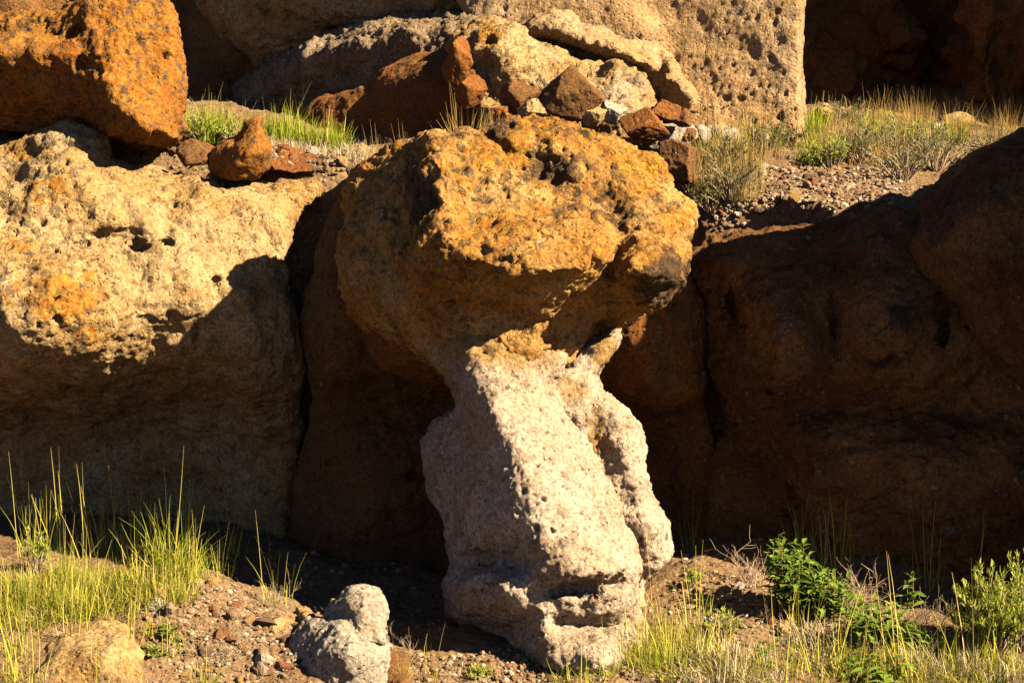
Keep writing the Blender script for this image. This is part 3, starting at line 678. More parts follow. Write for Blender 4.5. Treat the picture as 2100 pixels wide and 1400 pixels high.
big('cliff_ledge', 'golden overhanging rock lip stepping down the sunlit cliff wall', 'rock ledge',
 [(1078,55),(1095,32),(1130,20),(1175,30),(1192,52),(1240,52),(1290,82),(1345,86),(1380,118),(1396,160),(1426,192),(1432,212),(1418,228),(1380,222),(1348,205),(1300,168),(1240,158),(1190,140),(1150,112),(1100,92)],
 [[(1085,45,15.0),(1130,26,15.0),(1190,45,14.95),(1290,86,14.9),(1390,150,14.85)],[(1100,58,14.72),(1160,58,14.66),(1200,85,14.62),(1260,90,14.6),(1300,120,14.56),(1370,135,14.55),(1410,190,14.5)],[(1120,85,14.95),(1180,115,14.9),(1260,140,14.88),(1320,155,14.85),(1370,190,14.7),(1400,215,14.6)]],
 16.0, CLIFF, vox=0.014, rnd=0.05, coarse=0.03, mid=0.02, fine=0.007, pits=.5, pebbles=.5, lichen=[(1300,140,80,20,.3)])
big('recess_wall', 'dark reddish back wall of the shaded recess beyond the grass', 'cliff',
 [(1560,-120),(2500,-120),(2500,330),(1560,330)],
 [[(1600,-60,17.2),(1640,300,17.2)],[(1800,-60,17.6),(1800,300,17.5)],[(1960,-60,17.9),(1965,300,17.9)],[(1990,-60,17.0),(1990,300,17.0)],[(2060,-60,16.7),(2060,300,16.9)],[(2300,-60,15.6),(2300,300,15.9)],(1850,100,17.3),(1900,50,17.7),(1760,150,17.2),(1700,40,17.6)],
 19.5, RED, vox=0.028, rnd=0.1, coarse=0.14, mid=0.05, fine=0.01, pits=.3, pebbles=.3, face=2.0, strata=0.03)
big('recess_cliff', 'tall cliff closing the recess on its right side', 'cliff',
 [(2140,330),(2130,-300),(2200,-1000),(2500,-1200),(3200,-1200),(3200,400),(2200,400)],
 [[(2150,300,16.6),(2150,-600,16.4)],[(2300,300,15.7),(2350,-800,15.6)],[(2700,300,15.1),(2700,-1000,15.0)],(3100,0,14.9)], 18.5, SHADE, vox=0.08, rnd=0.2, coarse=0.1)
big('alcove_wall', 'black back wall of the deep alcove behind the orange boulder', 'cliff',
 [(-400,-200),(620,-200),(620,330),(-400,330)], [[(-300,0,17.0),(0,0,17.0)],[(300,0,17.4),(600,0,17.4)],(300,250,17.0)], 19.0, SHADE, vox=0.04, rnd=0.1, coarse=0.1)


# ------------------------------------------------------------------ smaller rocks traced from the photograph
def small(name, label, cat, outline, lines, back, mat, **k):
    kw = dict(vox=0.011, rnd=0.05, brnd=0.12, eps=0.0008, step=9.0, smooth_it=1, coarse=0.02, mid=0.012, fine=0.004, pits=.4, pebbles=.3, pit_scale=20)
    kw.update(k)
    return big(name, label, cat, outline, lines, back, mat, **kw)

small('rock', 'rust orange lumpy rock with a pointed top on the ledge', 'rock',
 [(430,340),(436,312),(462,290),(485,282),(500,268),(505,250),(530,241),(535,258),(538,278),(550,290),(554,315),(548,345),(525,362),(480,368),(445,360)],
 [[(440,335,13.62),(470,300,13.55),(500,280,13.50),(520,250,13.58)],[(480,340,13.38),(510,310,13.34),(530,290,13.40)],[(545,330,13.45),(500,360,13.45)]], 13.95, ORANGE, lichen=[(500,310,60,60,.0)])
small('rock', 'striped brown rock lying beside the rust orange rock', 'rock',
 [(362,310),(368,292),(395,284),(430,296),(448,310),(442,330),(410,336),(380,338)], [[(370,300,13.80),(400,290,13.78),(440,312,13.80)],[(385,325,13.65),(420,325,13.65)]], 14.2, BROWN, strata=.01)
small('rock', 'low flat pinkish slab on the gravel behind the rust orange rock', 'rock slab',
 [(545,345),(555,315),(580,298),(610,308),(650,335),(645,352),(600,356)], [[(560,315,14.05),(585,302,14.10),(640,335,14.00)],[(570,345,13.80),(620,350,13.80)]], 14.5, RED, face=3.0)
def block(label, box, d, seed, mat, cat='rock', planes=10, tilt=0.0, name='rock'):
    """angular broken block that fills a box of photo pixels at distance d"""
    u0, v0, u1, v1 = box
    v, f = facet2(seed, 30, planes)
    k = d / D0 / PXM
    ext = v.max(0) - v.min(0)
    v = (v - v.min(0)) / ext - 0.5
    w, h = (u1 - u0) * k, (v1 - v0) * k
    v = v * np.array([w, max(w, h) * .8, h])
    ca, sa = math.cos(tilt), math.sin(tilt)
    v = v @ np.array([[ca, 0, sa], [0, 1, 0], [-sa, 0, ca]]).T
    n = v / (np.linalg.norm(v, axis=1)[:, None] + 1e-9)
    off = seed * 3.1
    v = v + n * (0.008 * fbm(v, 8, 3, .6, off) + 0.003 * fbm(v, 40, 2, .7, off))[:, None]
    base = P((u0 + u1) / 2, v1, d)
    v[:, 2] += h / 2
    z = np.zeros(len(v))
    me = mesh_np(name, v, f, mat, True, dict(lichen=z, stain=z, pale=z, pebble=z, pebble_tone=z, rel=z))
    return tag(obj(name, me, None, base), label, cat)
def facet2(seed, n, planes):
    r = np.random.RandomState(seed)
    d, f = cube_sphere(n)
    q, _ = np.linalg.qr(r.normal(size=(3, 3)))
    nn = np.concatenate([q, -q, r.normal(size=(max(2, planes - 6), 3))]); nn /= np.linalg.norm(nn, axis=1)[:, None]
    dist = np.concatenate([0.42 + 0.22 * r.rand(6), 0.42 + 0.2 * r.rand(len(nn) - 6)])
    dot = d @ nn.T
    with np.errstate(divide='ignore'):
        rad = np.where(dot > 0.05, dist[None] / dot, 9).min(1)
    return d * np.minimum(rad, 1.3)[:, None], f
def cube_sphere(n):
    vs, fs, idx = [], [], {}
    def vid(p):
        k = tuple(round(c * n) for c in p)
        if k not in idx:
            idx[k] = len(vs); vs.append(p)
        return idx[k]
    for ax in range(3):
        for sg in (-1, 1):
            for i in range(n):
                for j in range(n):
                    q = []
                    for (a, b) in ((i, j), (i + 1, j), (i + 1, j + 1), (i, j + 1)):
                        p = [0, 0, 0]; p[ax] = sg; p[(ax + 1) % 3] = -1 + 2 * a / n; p[(ax + 2) % 3] = -1 + 2 * b / n
                        q.append(vid(tuple(p)))
                    fs.append(q if sg > 0 else q[::-1])
    v = np.array(vs, float)
    return v / np.linalg.norm(v, axis=1)[:, None], np.array(fs)
block('large brown angular block with a sunlit right face below the cliff', (1098, 130, 1240, 262), 14.0, 3, BROWN, 'boulder', 13)
block('small dark brown block leaning on the large brown block', (1022, 162, 1110, 240), 14.0, 8, BROWN, planes=13)
block('flat rust red slab on pale rubble behind the balanced rock', (1268, 218, 1378, 290), 13.95, 44, RED, 'rock slab', 12, .2)
block('brown boulder with a bright slanted edge at the cap\'s back', (1340, 282, 1438, 390), 13.7, 52, BROWN, 'boulder', 13, -.4)
block('rusty angular block wedged over the dark red rock face', (905, 75, 985, 190), 14.45, 23, RED, planes=12)
block('tan angular block sitting on the knobbly rock heap', (1180, 215, 1250, 262), 13.95, 29, TAN, planes=9)
for (lab, bx_, d, sd, m) in (
 ('orange rubble block below the rusty angular block', (930, 150, 1000, 225), 14.3, 61, RED),
 ('tan rubble block between the two brown blocks and the cap', (1060, 205, 1120, 250), 13.85, 62, TAN),
 ('rust wedge under the overhanging rock lip', (1330, 205, 1395, 250), 14.2, 63, RED),
 ('pale angular rubble block on the heap right of the large brown block', (1228, 205, 1290, 258), 14.0, 64, GREY),
 ('small brown rubble stone beside the pale rubble', (1395, 262, 1432, 292), 14.15, 65, BROWN),
 ('orange brown rubble block left of the large brown block', (1000, 215, 1050, 255), 13.95, 66, RED)):
    block(lab, bx_, d, sd, m, planes=12, tilt=sd * .37 % .6 - .3)
block('brown broken slab beside the rust red slab', (1372, 224, 1424, 262), 14.25, 31, BROWN, 'rock slab', 9)
for (lab, o, d0, m) in (
 ('white broken stone at the cliff foot with flat bright face', [(1422,285),(1432,262),(1452,268),(1455,292),(1435,296)], 14.35, GREY),
 ('grey rubble heap at the cliff foot among white stones', [(1452,288),(1450,265),(1480,256),(1515,264),(1525,284),(1500,298)], 14.6, GREY),
 ('pale pink rubble lying against the knobbly outcrop foot', [(1225,285),(1240,258),(1275,262),(1300,270),(1340,262),(1375,250),(1420,262),(1440,290),(1350,310),(1260,305)], 14.25, GREY),
 ('white stone half hidden in green grass below the cliff', [(1538,292),(1545,268),(1575,262),(1580,288)], 14.8, GREY),
 ('squat pale stone alone on the gravel slope', [(1548,362),(1550,340),(1572,334),(1580,345),(1576,370),(1555,372)], 14.1, GREY),
 ('round tan boulder half sunk in dry grass', [(1676,250),(1680,222),(1692,214),(1712,228),(1710,252)], 15.7, TAN),
 ('two-pointed tan rock beside the round tan boulder', [(1705,250),(1712,222),(1728,215),(1740,228),(1738,250)], 15.8, TAN),
 ('long low tan rock in the dry grass before the recess', [(1918,262),(1935,242),(1965,234),(2000,240),(2012,262),(1960,268)], 15.9, TAN),
 ('pinkish flat rock peeking out of the dry grass', [(1900,262),(1915,252),(1935,256),(1930,272),(1905,272)], 15.5, GREY)):
    c = np.mean(o, 0)
    small('rock', lab, 'rock', o, [(o[0][0], o[0][1], d0 + .12), (c[0], c[1], d0 - .08), (c[0], c[1] + 8, d0 - .1)] + [(a, b, d0 + .1) for a, b in o[1:-1]], d0 + .45, m, rnd=.04, coarse=.012, mid=.008, face=3.0, pits=.2)

# foreground
small('boulder', 'low rounded yellow tan boulder below the tall grass', 'boulder',
 [(35,1420),(50,1370),(62,1325),(100,1300),(150,1285),(200,1275),(255,1280),(275,1310),(290,1350),(285,1420),(200,1480),(60,1480)],
 [[(60,1340,11.2),(120,1300,11.2),(200,1282,11.22),(260,1292,11.2)],[(80,1380,10.98),(160,1340,10.96),(230,1330,10.96)],[(120,1440,10.85),(240,1420,10.9)]], 11.9, TAN, rnd=.08, coarse=.03, pits=.3, stain=[(140,1330,60,30,.2)])
wr = empty('pale_rock', P(680, 1420, 11.2)); tag(wr, 'whitish two-lobed pebbly rock standing before the dark hollow', 'rock')
rock('body', [(572,1400),(578,1345),(596,1302),(632,1272),(690,1262),(745,1270),(780,1300),(797,1335),(788,1400),(770,1480),(580,1480)],
 [[(590,1330,11.3),(640,1282,11.26),(700,1275,11.2),(770,1305,11.24)],[(620,1370,11.12),(680,1320,11.02),(720,1310,10.98),(750,1340,10.98),(780,1370,11.1)],[(620,1450,11.05),(700,1430,10.95),(770,1430,11.02)]], 11.75, GREY, vox=.009, rnd=.05, brnd=.2, eps=.001, step=10, parent=wr, coarse=.02, mid=.02, fine=.005, pits=.7, pebbles=.9, pit_scale=15, face=1.5)
rock('knob', [(660,1300),(664,1245),(676,1228),(700,1222),(716,1204),(752,1197),(772,1204),(786,1222),(790,1255),(784,1290),(790,1320),(670,1320)],
 [[(672,1245,11.45),(715,1212,11.42),(735,1202,11.45),(775,1212,11.42)],[(690,1275,11.26),(715,1235,11.24),(750,1228,11.2),(775,1245,11.24)],[(690,1310,11.15),(740,1290,11.12),(780,1300,11.18)]], 11.75, GREY, vox=.009, rnd=.035, brnd=.15, eps=.001, step=10, parent=wr, coarse=.018, mid=.02, fine=.005, pits=.9, pebbles=.7, pit_scale=15, face=2)
small('rock', 'brown rock with a pale edge leaning on the whitish rock', 'rock',
 [(750,1400),(765,1345),(795,1335),(830,1345),(855,1370),(880,1400),(890,1470),(750,1470)], [[(770,1350,11.3),(830,1350,11.3),(870,1390,11.25)],[(790,1400,11.1),(830,1385,11.08),(850,1410,11.1)],(810,1450,11.0)], 11.7, BROWN, rnd=.03, pits=.1, face=2.5)
for (lab, o, d0, m) in (
 ('tan stone slab propped before the whitish rock', [(524,1302),(535,1288),(570,1268),(588,1272),(580,1290),(550,1304)], 11.45, TAN),
 ('blocky tan stone above the propped slab', [(512,1285),(520,1268),(540,1262),(545,1282),(528,1292)], 11.6, TAN),
 ('smooth orange tan stone at the mound edge by the whitish rock', [(600,1268),(610,1245),(640,1250),(658,1272),(630,1280)], 11.65, TAN),
 ('reddish block behind the yellow tan boulder', [(84,1285),(90,1262),(122,1260),(126,1285),(105,1295)], 11.42, RED),
 ('dull red stone on top edge of the yellow tan boulder', [(178,1280),(185,1256),(212,1254),(218,1275),(200,1284)], 11.42, RED),
 ('whitish stone beside the dull red stone', [(256,1285),(262,1268),(284,1266),(288,1285),(270,1292)], 11.42, GREY),
 ('dark red broken stone among green sprouts', [(284,1300),(292,1275),(318,1272),(328,1295),(318,1320),(296,1315)], 11.38, RED),
 ('brown flat stone in the plants right of the pillar', [(1558,1275),(1565,1258),(1592,1255),(1602,1270),(1580,1282)], 11.75, BROWN),
 ('tan split stone next to the brown flat stone', [(1582,1300),(1590,1278),(1612,1268),(1625,1285),(1618,1302),(1595,1306)], 11.6, TAN),
 ('whitish stone on the stony soil left of the leafy plants', [(1615,1320),(1620,1305),(1640,1308),(1638,1324)], 11.5, GREY),
 ('pale angular stone in the grass before the pillar foot', [(1232,1400),(1240,1375),(1262,1372),(1268,1395),(1250,1405)], 11.15, GREY)):
    c = np.mean(o, 0)
    small('stone', lab, 'stone', o, [(o[0][0], o[0][1], d0 + .05), (c[0], c[1], d0 - .05), (c[0], c[1] + 8, d0 - .06)] + [(a, b, d0 + .04) for a, b in o[1:-1]], d0 + .2, m, vox=.008, rnd=.025, brnd=.06, coarse=.008, mid=.005, face=4.0, pits=.2)

# ------------------------------------------------------------------ loose stones
rng = random.Random(11)
def facet(seed, n, planes=9):
    """unit stone: a ball cut by random planes"""
    r = np.random.RandomState(seed)
    d, f = cube_sphere(n)
    nn = r.normal(size=(planes, 3)); nn /= np.linalg.norm(nn, axis=1)[:, None]
    dist = 0.45 + 0.35 * r.rand(planes)
    dot = d @ nn.T
    with np.errstate(divide='ignore'):
        rad = np.where(dot > 0.05, dist[None] / dot, 9).min(1)
    rad = np.minimum(rad, 1.0)
    v = d * rad[:, None]
    return v * np.array([1.0, 0.55 + .35 * r.rand(), 0.45 + .35 * r.rand()]), f
STONE_COL = (('tan', (0.36, 0.25, 0.15)), ('dark brown', (0.17, 0.105, 0.065)), ('pale', (0.50, 0.42, 0.33)), ('rust red', (0.27, 0.11, 0.05)), ('brown', (0.27, 0.165, 0.095)), ('ochre', (0.40, 0.24, 0.09)))
def stone_mat(name, col):
    t = NT(name.replace(' ', '_') + '_stone'); co = t.coord()
    c = t.mix(t.rng(t.noise(co, 3, 5, .7), .42, .7, 0, .5), tuple(x * .37 for x in col), tuple(x * .22 for x in col))
    t.l.new(c, t.b.inputs['Base Color'])
    t.bump(t.noise(co, 6, 6, .7), 0.6, 0.1)
    return t.m
def gravel_mat():
    t = NT('gravel'); co = t.coord()
    c = t.ramp(t.attr('tone'), ((0, (0.30, 0.21, 0.13)), (.2, (0.22, 0.13, 0.075)), (.4, (0.38, 0.29, 0.19)), (.55, (0.19, 0.095, 0.05)), (.68, (0.26, 0.18, 0.115)), (.85, (0.44, 0.37, 0.28)), (.94, (0.33, 0.18, 0.07))), 'CONSTANT')
    c = t.mix(t.rng(t.noise(co, 60, 4, .7), .45, .7, 0, .5), c, (0.16, 0.10, 0.06))
    c = t.mix(1.0, c, (.34, .34, .34), 'MULTIPLY')
    t.l.new(c, t.b.inputs['Base Color'])
    return t.m
SMESH = []
for ci, (cn, cc) in enumerate(STONE_COL):
    sm = stone_mat(cn, cc)
    for k in range(4):
        v, f = facet(100 + k + 7 * ci, 4)
        SMESH.append((cn, mesh_np('stone', v, f, sm, False)))
def in_poly(u, v, poly):
    return poly_sd(np.array([float(u)]), np.array([float(v)]), poly)[0] > 0
ZONES = [  # polygon in the photograph, how many stones, width range in photo pixels, gravel count, label, group
 ([(310,1200),(430,1185),(520,1215),(640,1285),(600,1400),(330,1400),(300,1300)], 70, (9, 38), 1900, 'loose stone on the sunlit gravel mound right of the tall grass', 'stones on the gravel mound'),
 ([(790,1345),(1080,1345),(1320,1330),(1330,1400),(800,1400)], 30, (8, 18), 1700, 'loose stone on the bare soil before the pillar foot', 'stones before the pillar foot'),
 ([(1390,1170),(1560,1150),(1740,1230),(1900,1300),(1700,1400),(1340,1400),(1340,1280)], 40, (9, 26), 1900, 'loose stone among the low plants right of the pillar', 'stones among the low plants'),
 ([(230,345),(330,322),(400,330),(560,310),(700,320),(740,340),(735,370),(660,378),(440,368),(300,352)], 42, (9, 28), 1100, 'loose stone on the gravel shelf above the tan ledge', 'stones above the ledge'),
 ([(1430,440),(1480,390),(1620,340),(1740,345),(1860,370),(1850,400),(1700,440),(1560,480),(1440,495)], 65, (9, 26), 3200, 'loose stone on the open gravel slope behind the shaded rocks', 'stones on the gravel slope'),
 ([(1400,290),(1640,270),(2100,230),(2100,300),(1900,345),(1700,330),(1500,340)], 8, (9, 16), 500, None, None),
 ([(420,1050),(880,1050),(900,1320),(760,1320),(560,1210),(430,1170)], 12, (9, 22), 500, 'loose stone in the dark hollow left of the pillar', 'stones in the dark hollow'),
 ([(1380,1040),(1600,1070),(1800,1150),(1560,1150),(1390,1160)], 8, (9, 20), 300, 'loose stone in shade right of the pillar', 'stones in the shade'),
]
gv, gf, gt = [], [], []
gproto = [facet(300 + k, 2, 7) for k in range(12)]
goff = 0
cells = {}
def place(poly):
    p = np.asarray(poly)
    while True:
        u, v = rng.uniform(p[:, 0].min(), p[:, 0].max()), rng.uniform(p[:, 1].min(), p[:, 1].max())
        if in_poly(u, v, p): return hit(u, v)
for (poly, ns, (w0, w1), ng, lab, grp) in ZONES:
    for k in range(ns):
        q = place(poly)
        big_ = rng.random() ** 2.2
        w = (w0 + (w1 - w0) * big_) / PXM * q[1] / D0 * 0.85
        cn, sme = SMESH[rng.randrange(len(SMESH))]
        o = obj('stone', sme, None, (q[0], q[1], q[2] + w * 0.22))
        o.rotation_euler = (rng.uniform(-.35, .35), rng.uniform(-.35, .35), rng.uniform(0, 6.28))
        o.scale = (w, w * rng.uniform(.75, 1.1), w * rng.uniform(.8, 1.2))
        tag(o, '%s %s %s' % ('large' if big_ > .55 else 'middling' if big_ > .2 else 'small', cn, lab or 'loose stone in the dry grass of the upper slope'), 'stone', grp or 'stones in the upper grass')
    pts = np.array([place(poly) for _ in range(int(ng * 0.34))])
    # fill the rest around the sampled spots
    rep3 = np.repeat(pts, 3, 0)[:ng]
    rep3[:, :2] += np.random.RandomState(len(gv)).normal(size=(len(rep3), 2)) * 0.05
    rep3[:, 2] = ground_z(rep3[:, 0], rep3[:, 1])
    for q in rep3:
        v, f = gproto[rng.randrange(12)]
        w = (2.6 + 8.0 * rng.random() ** 3) / PXM * q[1] / D0
        a = rng.uniform(0, 6.28); ca, sa = math.cos(a), math.sin(a)
        Rm = np.array([[ca, -sa, 0], [sa, ca, 0], [0, 0, 1.15]]) * w
        gv.append(v @ Rm.T + q + [0, 0, w * .25]); gf.append(f + goff); gt.append(np.full(len(v), rng.random())); goff += len(v)
go = obj('gravel', mesh_np('gravel', np.concatenate(gv), np.concatenate(gf), gravel_mat(), False, dict(tone=np.concatenate(gt))))
tag(go, 'fine loose gravel strewn over the soil', 'gravel', kind='stuff')

# ------------------------------------------------------------------ plants
def leaf_mat(name, stops, attr='tone', trans=0.35, rough=0.6):
    t = NT(name)
    c = t.mix(1.0, t.ramp(t.attr(attr), stops), (.46, .46, .46), 'MULTIPLY')
    if trans:
        d = t.n.new('ShaderNodeBsdfDiffuse'); tr = t.n.new('ShaderNodeBsdfTranslucent'); mx = t.n.new('ShaderNodeMixShader')
        t.l.new(c, d.inputs[0]); t.l.new(c, tr.inputs[0]); mx.inputs[0].default_value = trans
        t.l.new(d.outputs[0], mx.inputs[1]); t.l.new(tr.outputs[0], mx.inputs[2])
        t.l.new(mx.outputs[0], t.n['Material Output'].inputs[0])
    else:
        t.l.new(c, t.b.inputs['Base Color'])
    return t.m
GRASS = leaf_mat('grass', ((0, (0.16, 0.26, 0.015)), (.35, (0.36, 0.40, 0.035)), (.7, (0.56, 0.48, 0.08)), (1, (0.66, 0.50, 0.18))))
DRY = leaf_mat('dry_grass', ((0, (0.20, 0.20, 0.05)), (.4, (0.36, 0.26, 0.09)), (.8, (0.44, 0.30, 0.11)), (1, (0.38, 0.20, 0.06))))
STRAW = leaf_mat('straw', ((0, (0.48, 0.38, 0.22)), (1, (0.56, 0.47, 0.31))), trans=0.2)
TWIG = leaf_mat('twig', ((0, (0.28, 0.18, 0.12)), (1, (0.42, 0.31, 0.21))), trans=0)
SAGE = leaf_mat('sage_leaf', ((0, (0.16, 0.24, 0.03)), (.5, (0.30, 0.37, 0.045)), (1, (0.46, 0.48, 0.09))))
DUSK = leaf_mat('scrub_leaf', ((0, (0.07, 0.09, 0.03)), (.5, (0.13, 0.15, 0.06)), (1, (0.22, 0.22, 0.10))))
LEAF = leaf_mat('broad_leaf', ((0, (0.09, 0.19, 0.022)), (1, (0.24, 0.35, 0.05))), attr='tone', trans=0.4)
STEMM = leaf_mat('plant_stem', ((0, (0.16, 0.13, 0.04)), (1, (0.24, 0.12, 0.05))), trans=0)

def strips(blades, segs=4):
    """blades: (base, azimuth, lean, length, width, bend, tone) -> verts, quads, tone"""
    V, F, T = [], [], []
    n = 0
    for (b, az, lean, L, w, bend, tone) in blades:
        dx, dy = math.cos(az), math.sin(az)
        p = np.array(b, float); a = lean
        sx, sy = -dy, dx
        if rng.random() < .5: sx, sy = dx * .7 - dy * .7, dx * .7 + dy * .7
        for k in range(segs + 1):
            t = k / segs
            ww = w * (1 - t ** 1.6) * .5 + 0.0004
            V += [p + np.array([sx * ww, sy * ww, 0]), p - np.array([sx * ww, sy * ww, 0])]
            T += [tone, tone]
            st = L / segs
            p = p + np.array([dx * math.sin(a) * st, dy * math.sin(a) * st, math.cos(a) * st])
            a += bend / segs
        for k in range(segs):
            i = n + 2 * k
            F.append((i, i + 1, i + 3, i + 2))
        n += 2 * (segs + 1)
    return np.array(V), np.array(F), np.array(T)

def tuft_mesh(name, n, h, rad, mat, lean=0.35, width=0.005, bend=0.6, tone=(0.2, 0.7), stalks=0):
    bl = []
    for k in range(n):
        r = rad * math.sqrt(rng.random()); a = rng.uniform(0, 6.283)
        bl.append(((r * math.cos(a), r * math.sin(a), -0.03), a + rng.gauss(0, .7), abs(rng.gauss(0, lean)), h * rng.uniform(.35, 1.0), width * rng.uniform(.6, 1.2), rng.gauss(bend * .5, bend), rng.uniform(*tone)))
    for k in range(stalks):
        r = rad * rng.random(); a = rng.uniform(0, 6.283)
        bl.append(((r * math.cos(a), r * math.sin(a), -0.02), a, abs(rng.gauss(0, .22)), h * rng.uniform(1.1, 1.55), width * .9, rng.gauss(.1, .2), rng.uniform(.6, 1)))
    V, F, T = strips(bl)
    return mesh_np(name, V, F, mat, True, dict(tone=T))

def tube_path(V, F, T, pts, r0, r1, tone, sides=4):
    n0 = len(V)
    m = len(pts)
    for k, p in enumerate(pts):
        q = pts[min(k + 1, m - 1)] - pts[max(k - 1, 0)]
        q = q / (np.linalg.norm(q) + 1e-9)
        a = np.cross(q, [0.3, 0.5, 0.81]); a /= np.linalg.norm(a) + 1e-9
        b = np.cross(q, a)
        r = r0 + (r1 - r0) * k / (m - 1)
        for j in range(sides):
            an = 6.2832 * j / sides
            V.append(p + r * (math.cos(an) * a + math.sin(an) * b)); T.append(tone)
    for k in range(m - 1):
        for j in range(sides):
            i, i2 = n0 + k * sides + j, n0 + k * sides + (j + 1) % sides
            F.append((i, i2, i2 + sides, i + sides))

def branchy(name, h, nst, mat, spread=0.6, depth=3, r=0.0035, kink=0.35, side=3):
    V, F, T = [], [], []
    def grow(p, d, L, rr, lev):
        pts = [p]
        for k in range(4):
            d = d + np.array([rng.gauss(0, kink), rng.gauss(0, kink), rng.gauss(0.03, kink * .6)]) * 0.6
            d = d / np.linalg.norm(d)
            pts.append(pts[-1] + d * L / 4)
        tube_path(V, F, T, pts, rr, rr * .5, rng.random(), 3)
        if lev < depth:
            for k in range(side):
                i = rng.randrange(1, 5)
                dd = d + np.array([rng.gauss(0, .7), rng.gauss(0, .7), rng.gauss(.1, .5)])
                grow(pts[i], dd / np.linalg.norm(dd), L * rng.uniform(.4, .7), rr * .6, lev + 1)
    for k in range(nst):
        a = rng.uniform(0, 6.283)
        d = np.array([math.cos(a) * spread * rng.random(), math.sin(a) * spread * rng.random(), 1.0])
        grow(np.array([.02 * math.cos(a), .02 * math.sin(a), -.02]), d / np.linalg.norm(d), h * rng.uniform(.5, .8), r, 1)
    return mesh_np(name, np.array(V), np.array(F), mat, True, dict(tone=np.array(T)))

def shrub(name, label, group, q, h, w, nst, nleaf, mat, ll=0.022, lw=0.006, seed=1, upright=0.6, cat='shrub'):
    """many wiry stems clothed with small leaves: stems and foliage"""
    rng.seed(seed)
    root = empty(name, q); tag(root, label, cat, group)
    V, F, T, bl = [], [], [], []
    for k in range(nst):
        a = rng.uniform(0, 6.283); out = math.sqrt(rng.random())
        tip = np.array([math.cos(a) * w * out, math.sin(a) * w * out, h * (1 - .45 * out ** 2) * rng.uniform(.5, 1.12)])
        mid = tip * np.array([.45, .45, .5]) + np.array([rng.gauss(0, .02), rng.gauss(0, .02), 0])
        pts = [np.array([.02 * math.cos(a), .02 * math.sin(a), -.03]), mid, tip]
        pts = [pts[0], (pts[0] + mid) / 2, mid, (mid + tip) / 2 + np.array([rng.gauss(0, .01), rng.gauss(0, .01), .01]), tip]
        tube_path(V, F, T, pts, .004, .0015, rng.random(), 3)
        for j in range(nleaf):
            t = rng.uniform(.35, 1.02) ** .8 * 4
            i = min(3, int(t)); p = pts[i] + (pts[i + 1] - pts[i]) * (t - i)
            bl.append((p + np.array([rng.gauss(0, .006), rng.gauss(0, .006), 0]), rng.uniform(0, 6.283), abs(rng.gauss(upright, .35)), ll * rng.uniform(.6, 1.3), lw * rng.uniform(.7, 1.3), rng.gauss(.2, .4), rng.random() * .6 + .4 * (t / 4)))
    obj('stems', mesh_np('stems', np.array(V), np.array(F), TWIG, True, dict(tone=np.array(T))), root)
    v, f, tt = strips(bl, 2)
    obj('foliage', mesh_np('foliage', v, f, mat, True, dict(tone=tt)), root)
    return root

def one_leaf(L, W, tone, seed):
    r = random.Random(seed)
    V, F = [], []
    n = 5
    for k in range(n + 1):
        t = k / n
        w = W * math.sin(math.pi * min(1, t * .92 + .06)) ** .8 * (1 - .25 * t) * .5
        z = -L * .35 * t * t * r.uniform(.7, 1.2)
        V += [(L * t, w, z + w * .35), (L * t, 0, z), (L * t, -w, z + w * .35)]
    for k in range(n):
        i = 3 * k
        F += [(i, i + 3, i + 4, i + 1), (i + 1, i + 4, i + 5, i + 2)]
    return mesh_np('leaf', np.array(V), np.array(F), LEAF, True, dict(tone=np.full(len(V), tone)))
rng.seed(5)
LEAVES = [one_leaf(1.0, rng.uniform(.34, .46), rng.random(), k) for k in range(8)]

def leafy(label, u, v, stems, h, spread, seed, group=None):
    rng.seed(seed)
    q = hit(u, v)
    root = empty('leafy_plant', q); tag(root, label, 'plant', group)
    for k in range(stems):
        a = k * 2.4 + rng.uniform(-.4, .4); o = math.sqrt((k + .5) / stems) * spread
        base = np.array([o * .7 * math.cos(a), o * .7 * math.sin(a), -.03])
        hh = h * rng.uniform(.65, 1.0)
        pts = [base + np.array([.3 * o * math.cos(a), .3 * o * math.sin(a), 1]) * hh * t for t in (0, .25, .5, .75, 1)]
        V, F, T = [], [], []
        tube_path(V, F, T, pts, .004, .002, rng.random(), 4)
        st = obj('stem', mesh_np('stem', np.array(V), np.array(F), STEMM, True, dict(tone=np.array(T))), root)
        nl = max(5, int(hh / .019))
        for j in range(nl):
            t = .22 + .78 * (j + rng.random() * .5) / nl
            p = pts[0] + (pts[-1] - pts[0]) * min(t, 1)
            L = (.088 if t < .8 else .06) * rng.uniform(.7, 1.15)
            lf = obj('leaf', LEAVES[rng.randrange(8)], st, p)
            lf.rotation_euler = (rng.gauss(0, .25), rng.uniform(-.75, .15) if t < .85 else rng.uniform(-1.1, -.5), j * 2.4 + rng.gauss(0, .3))
            lf.scale = (L, L, L)
    return root

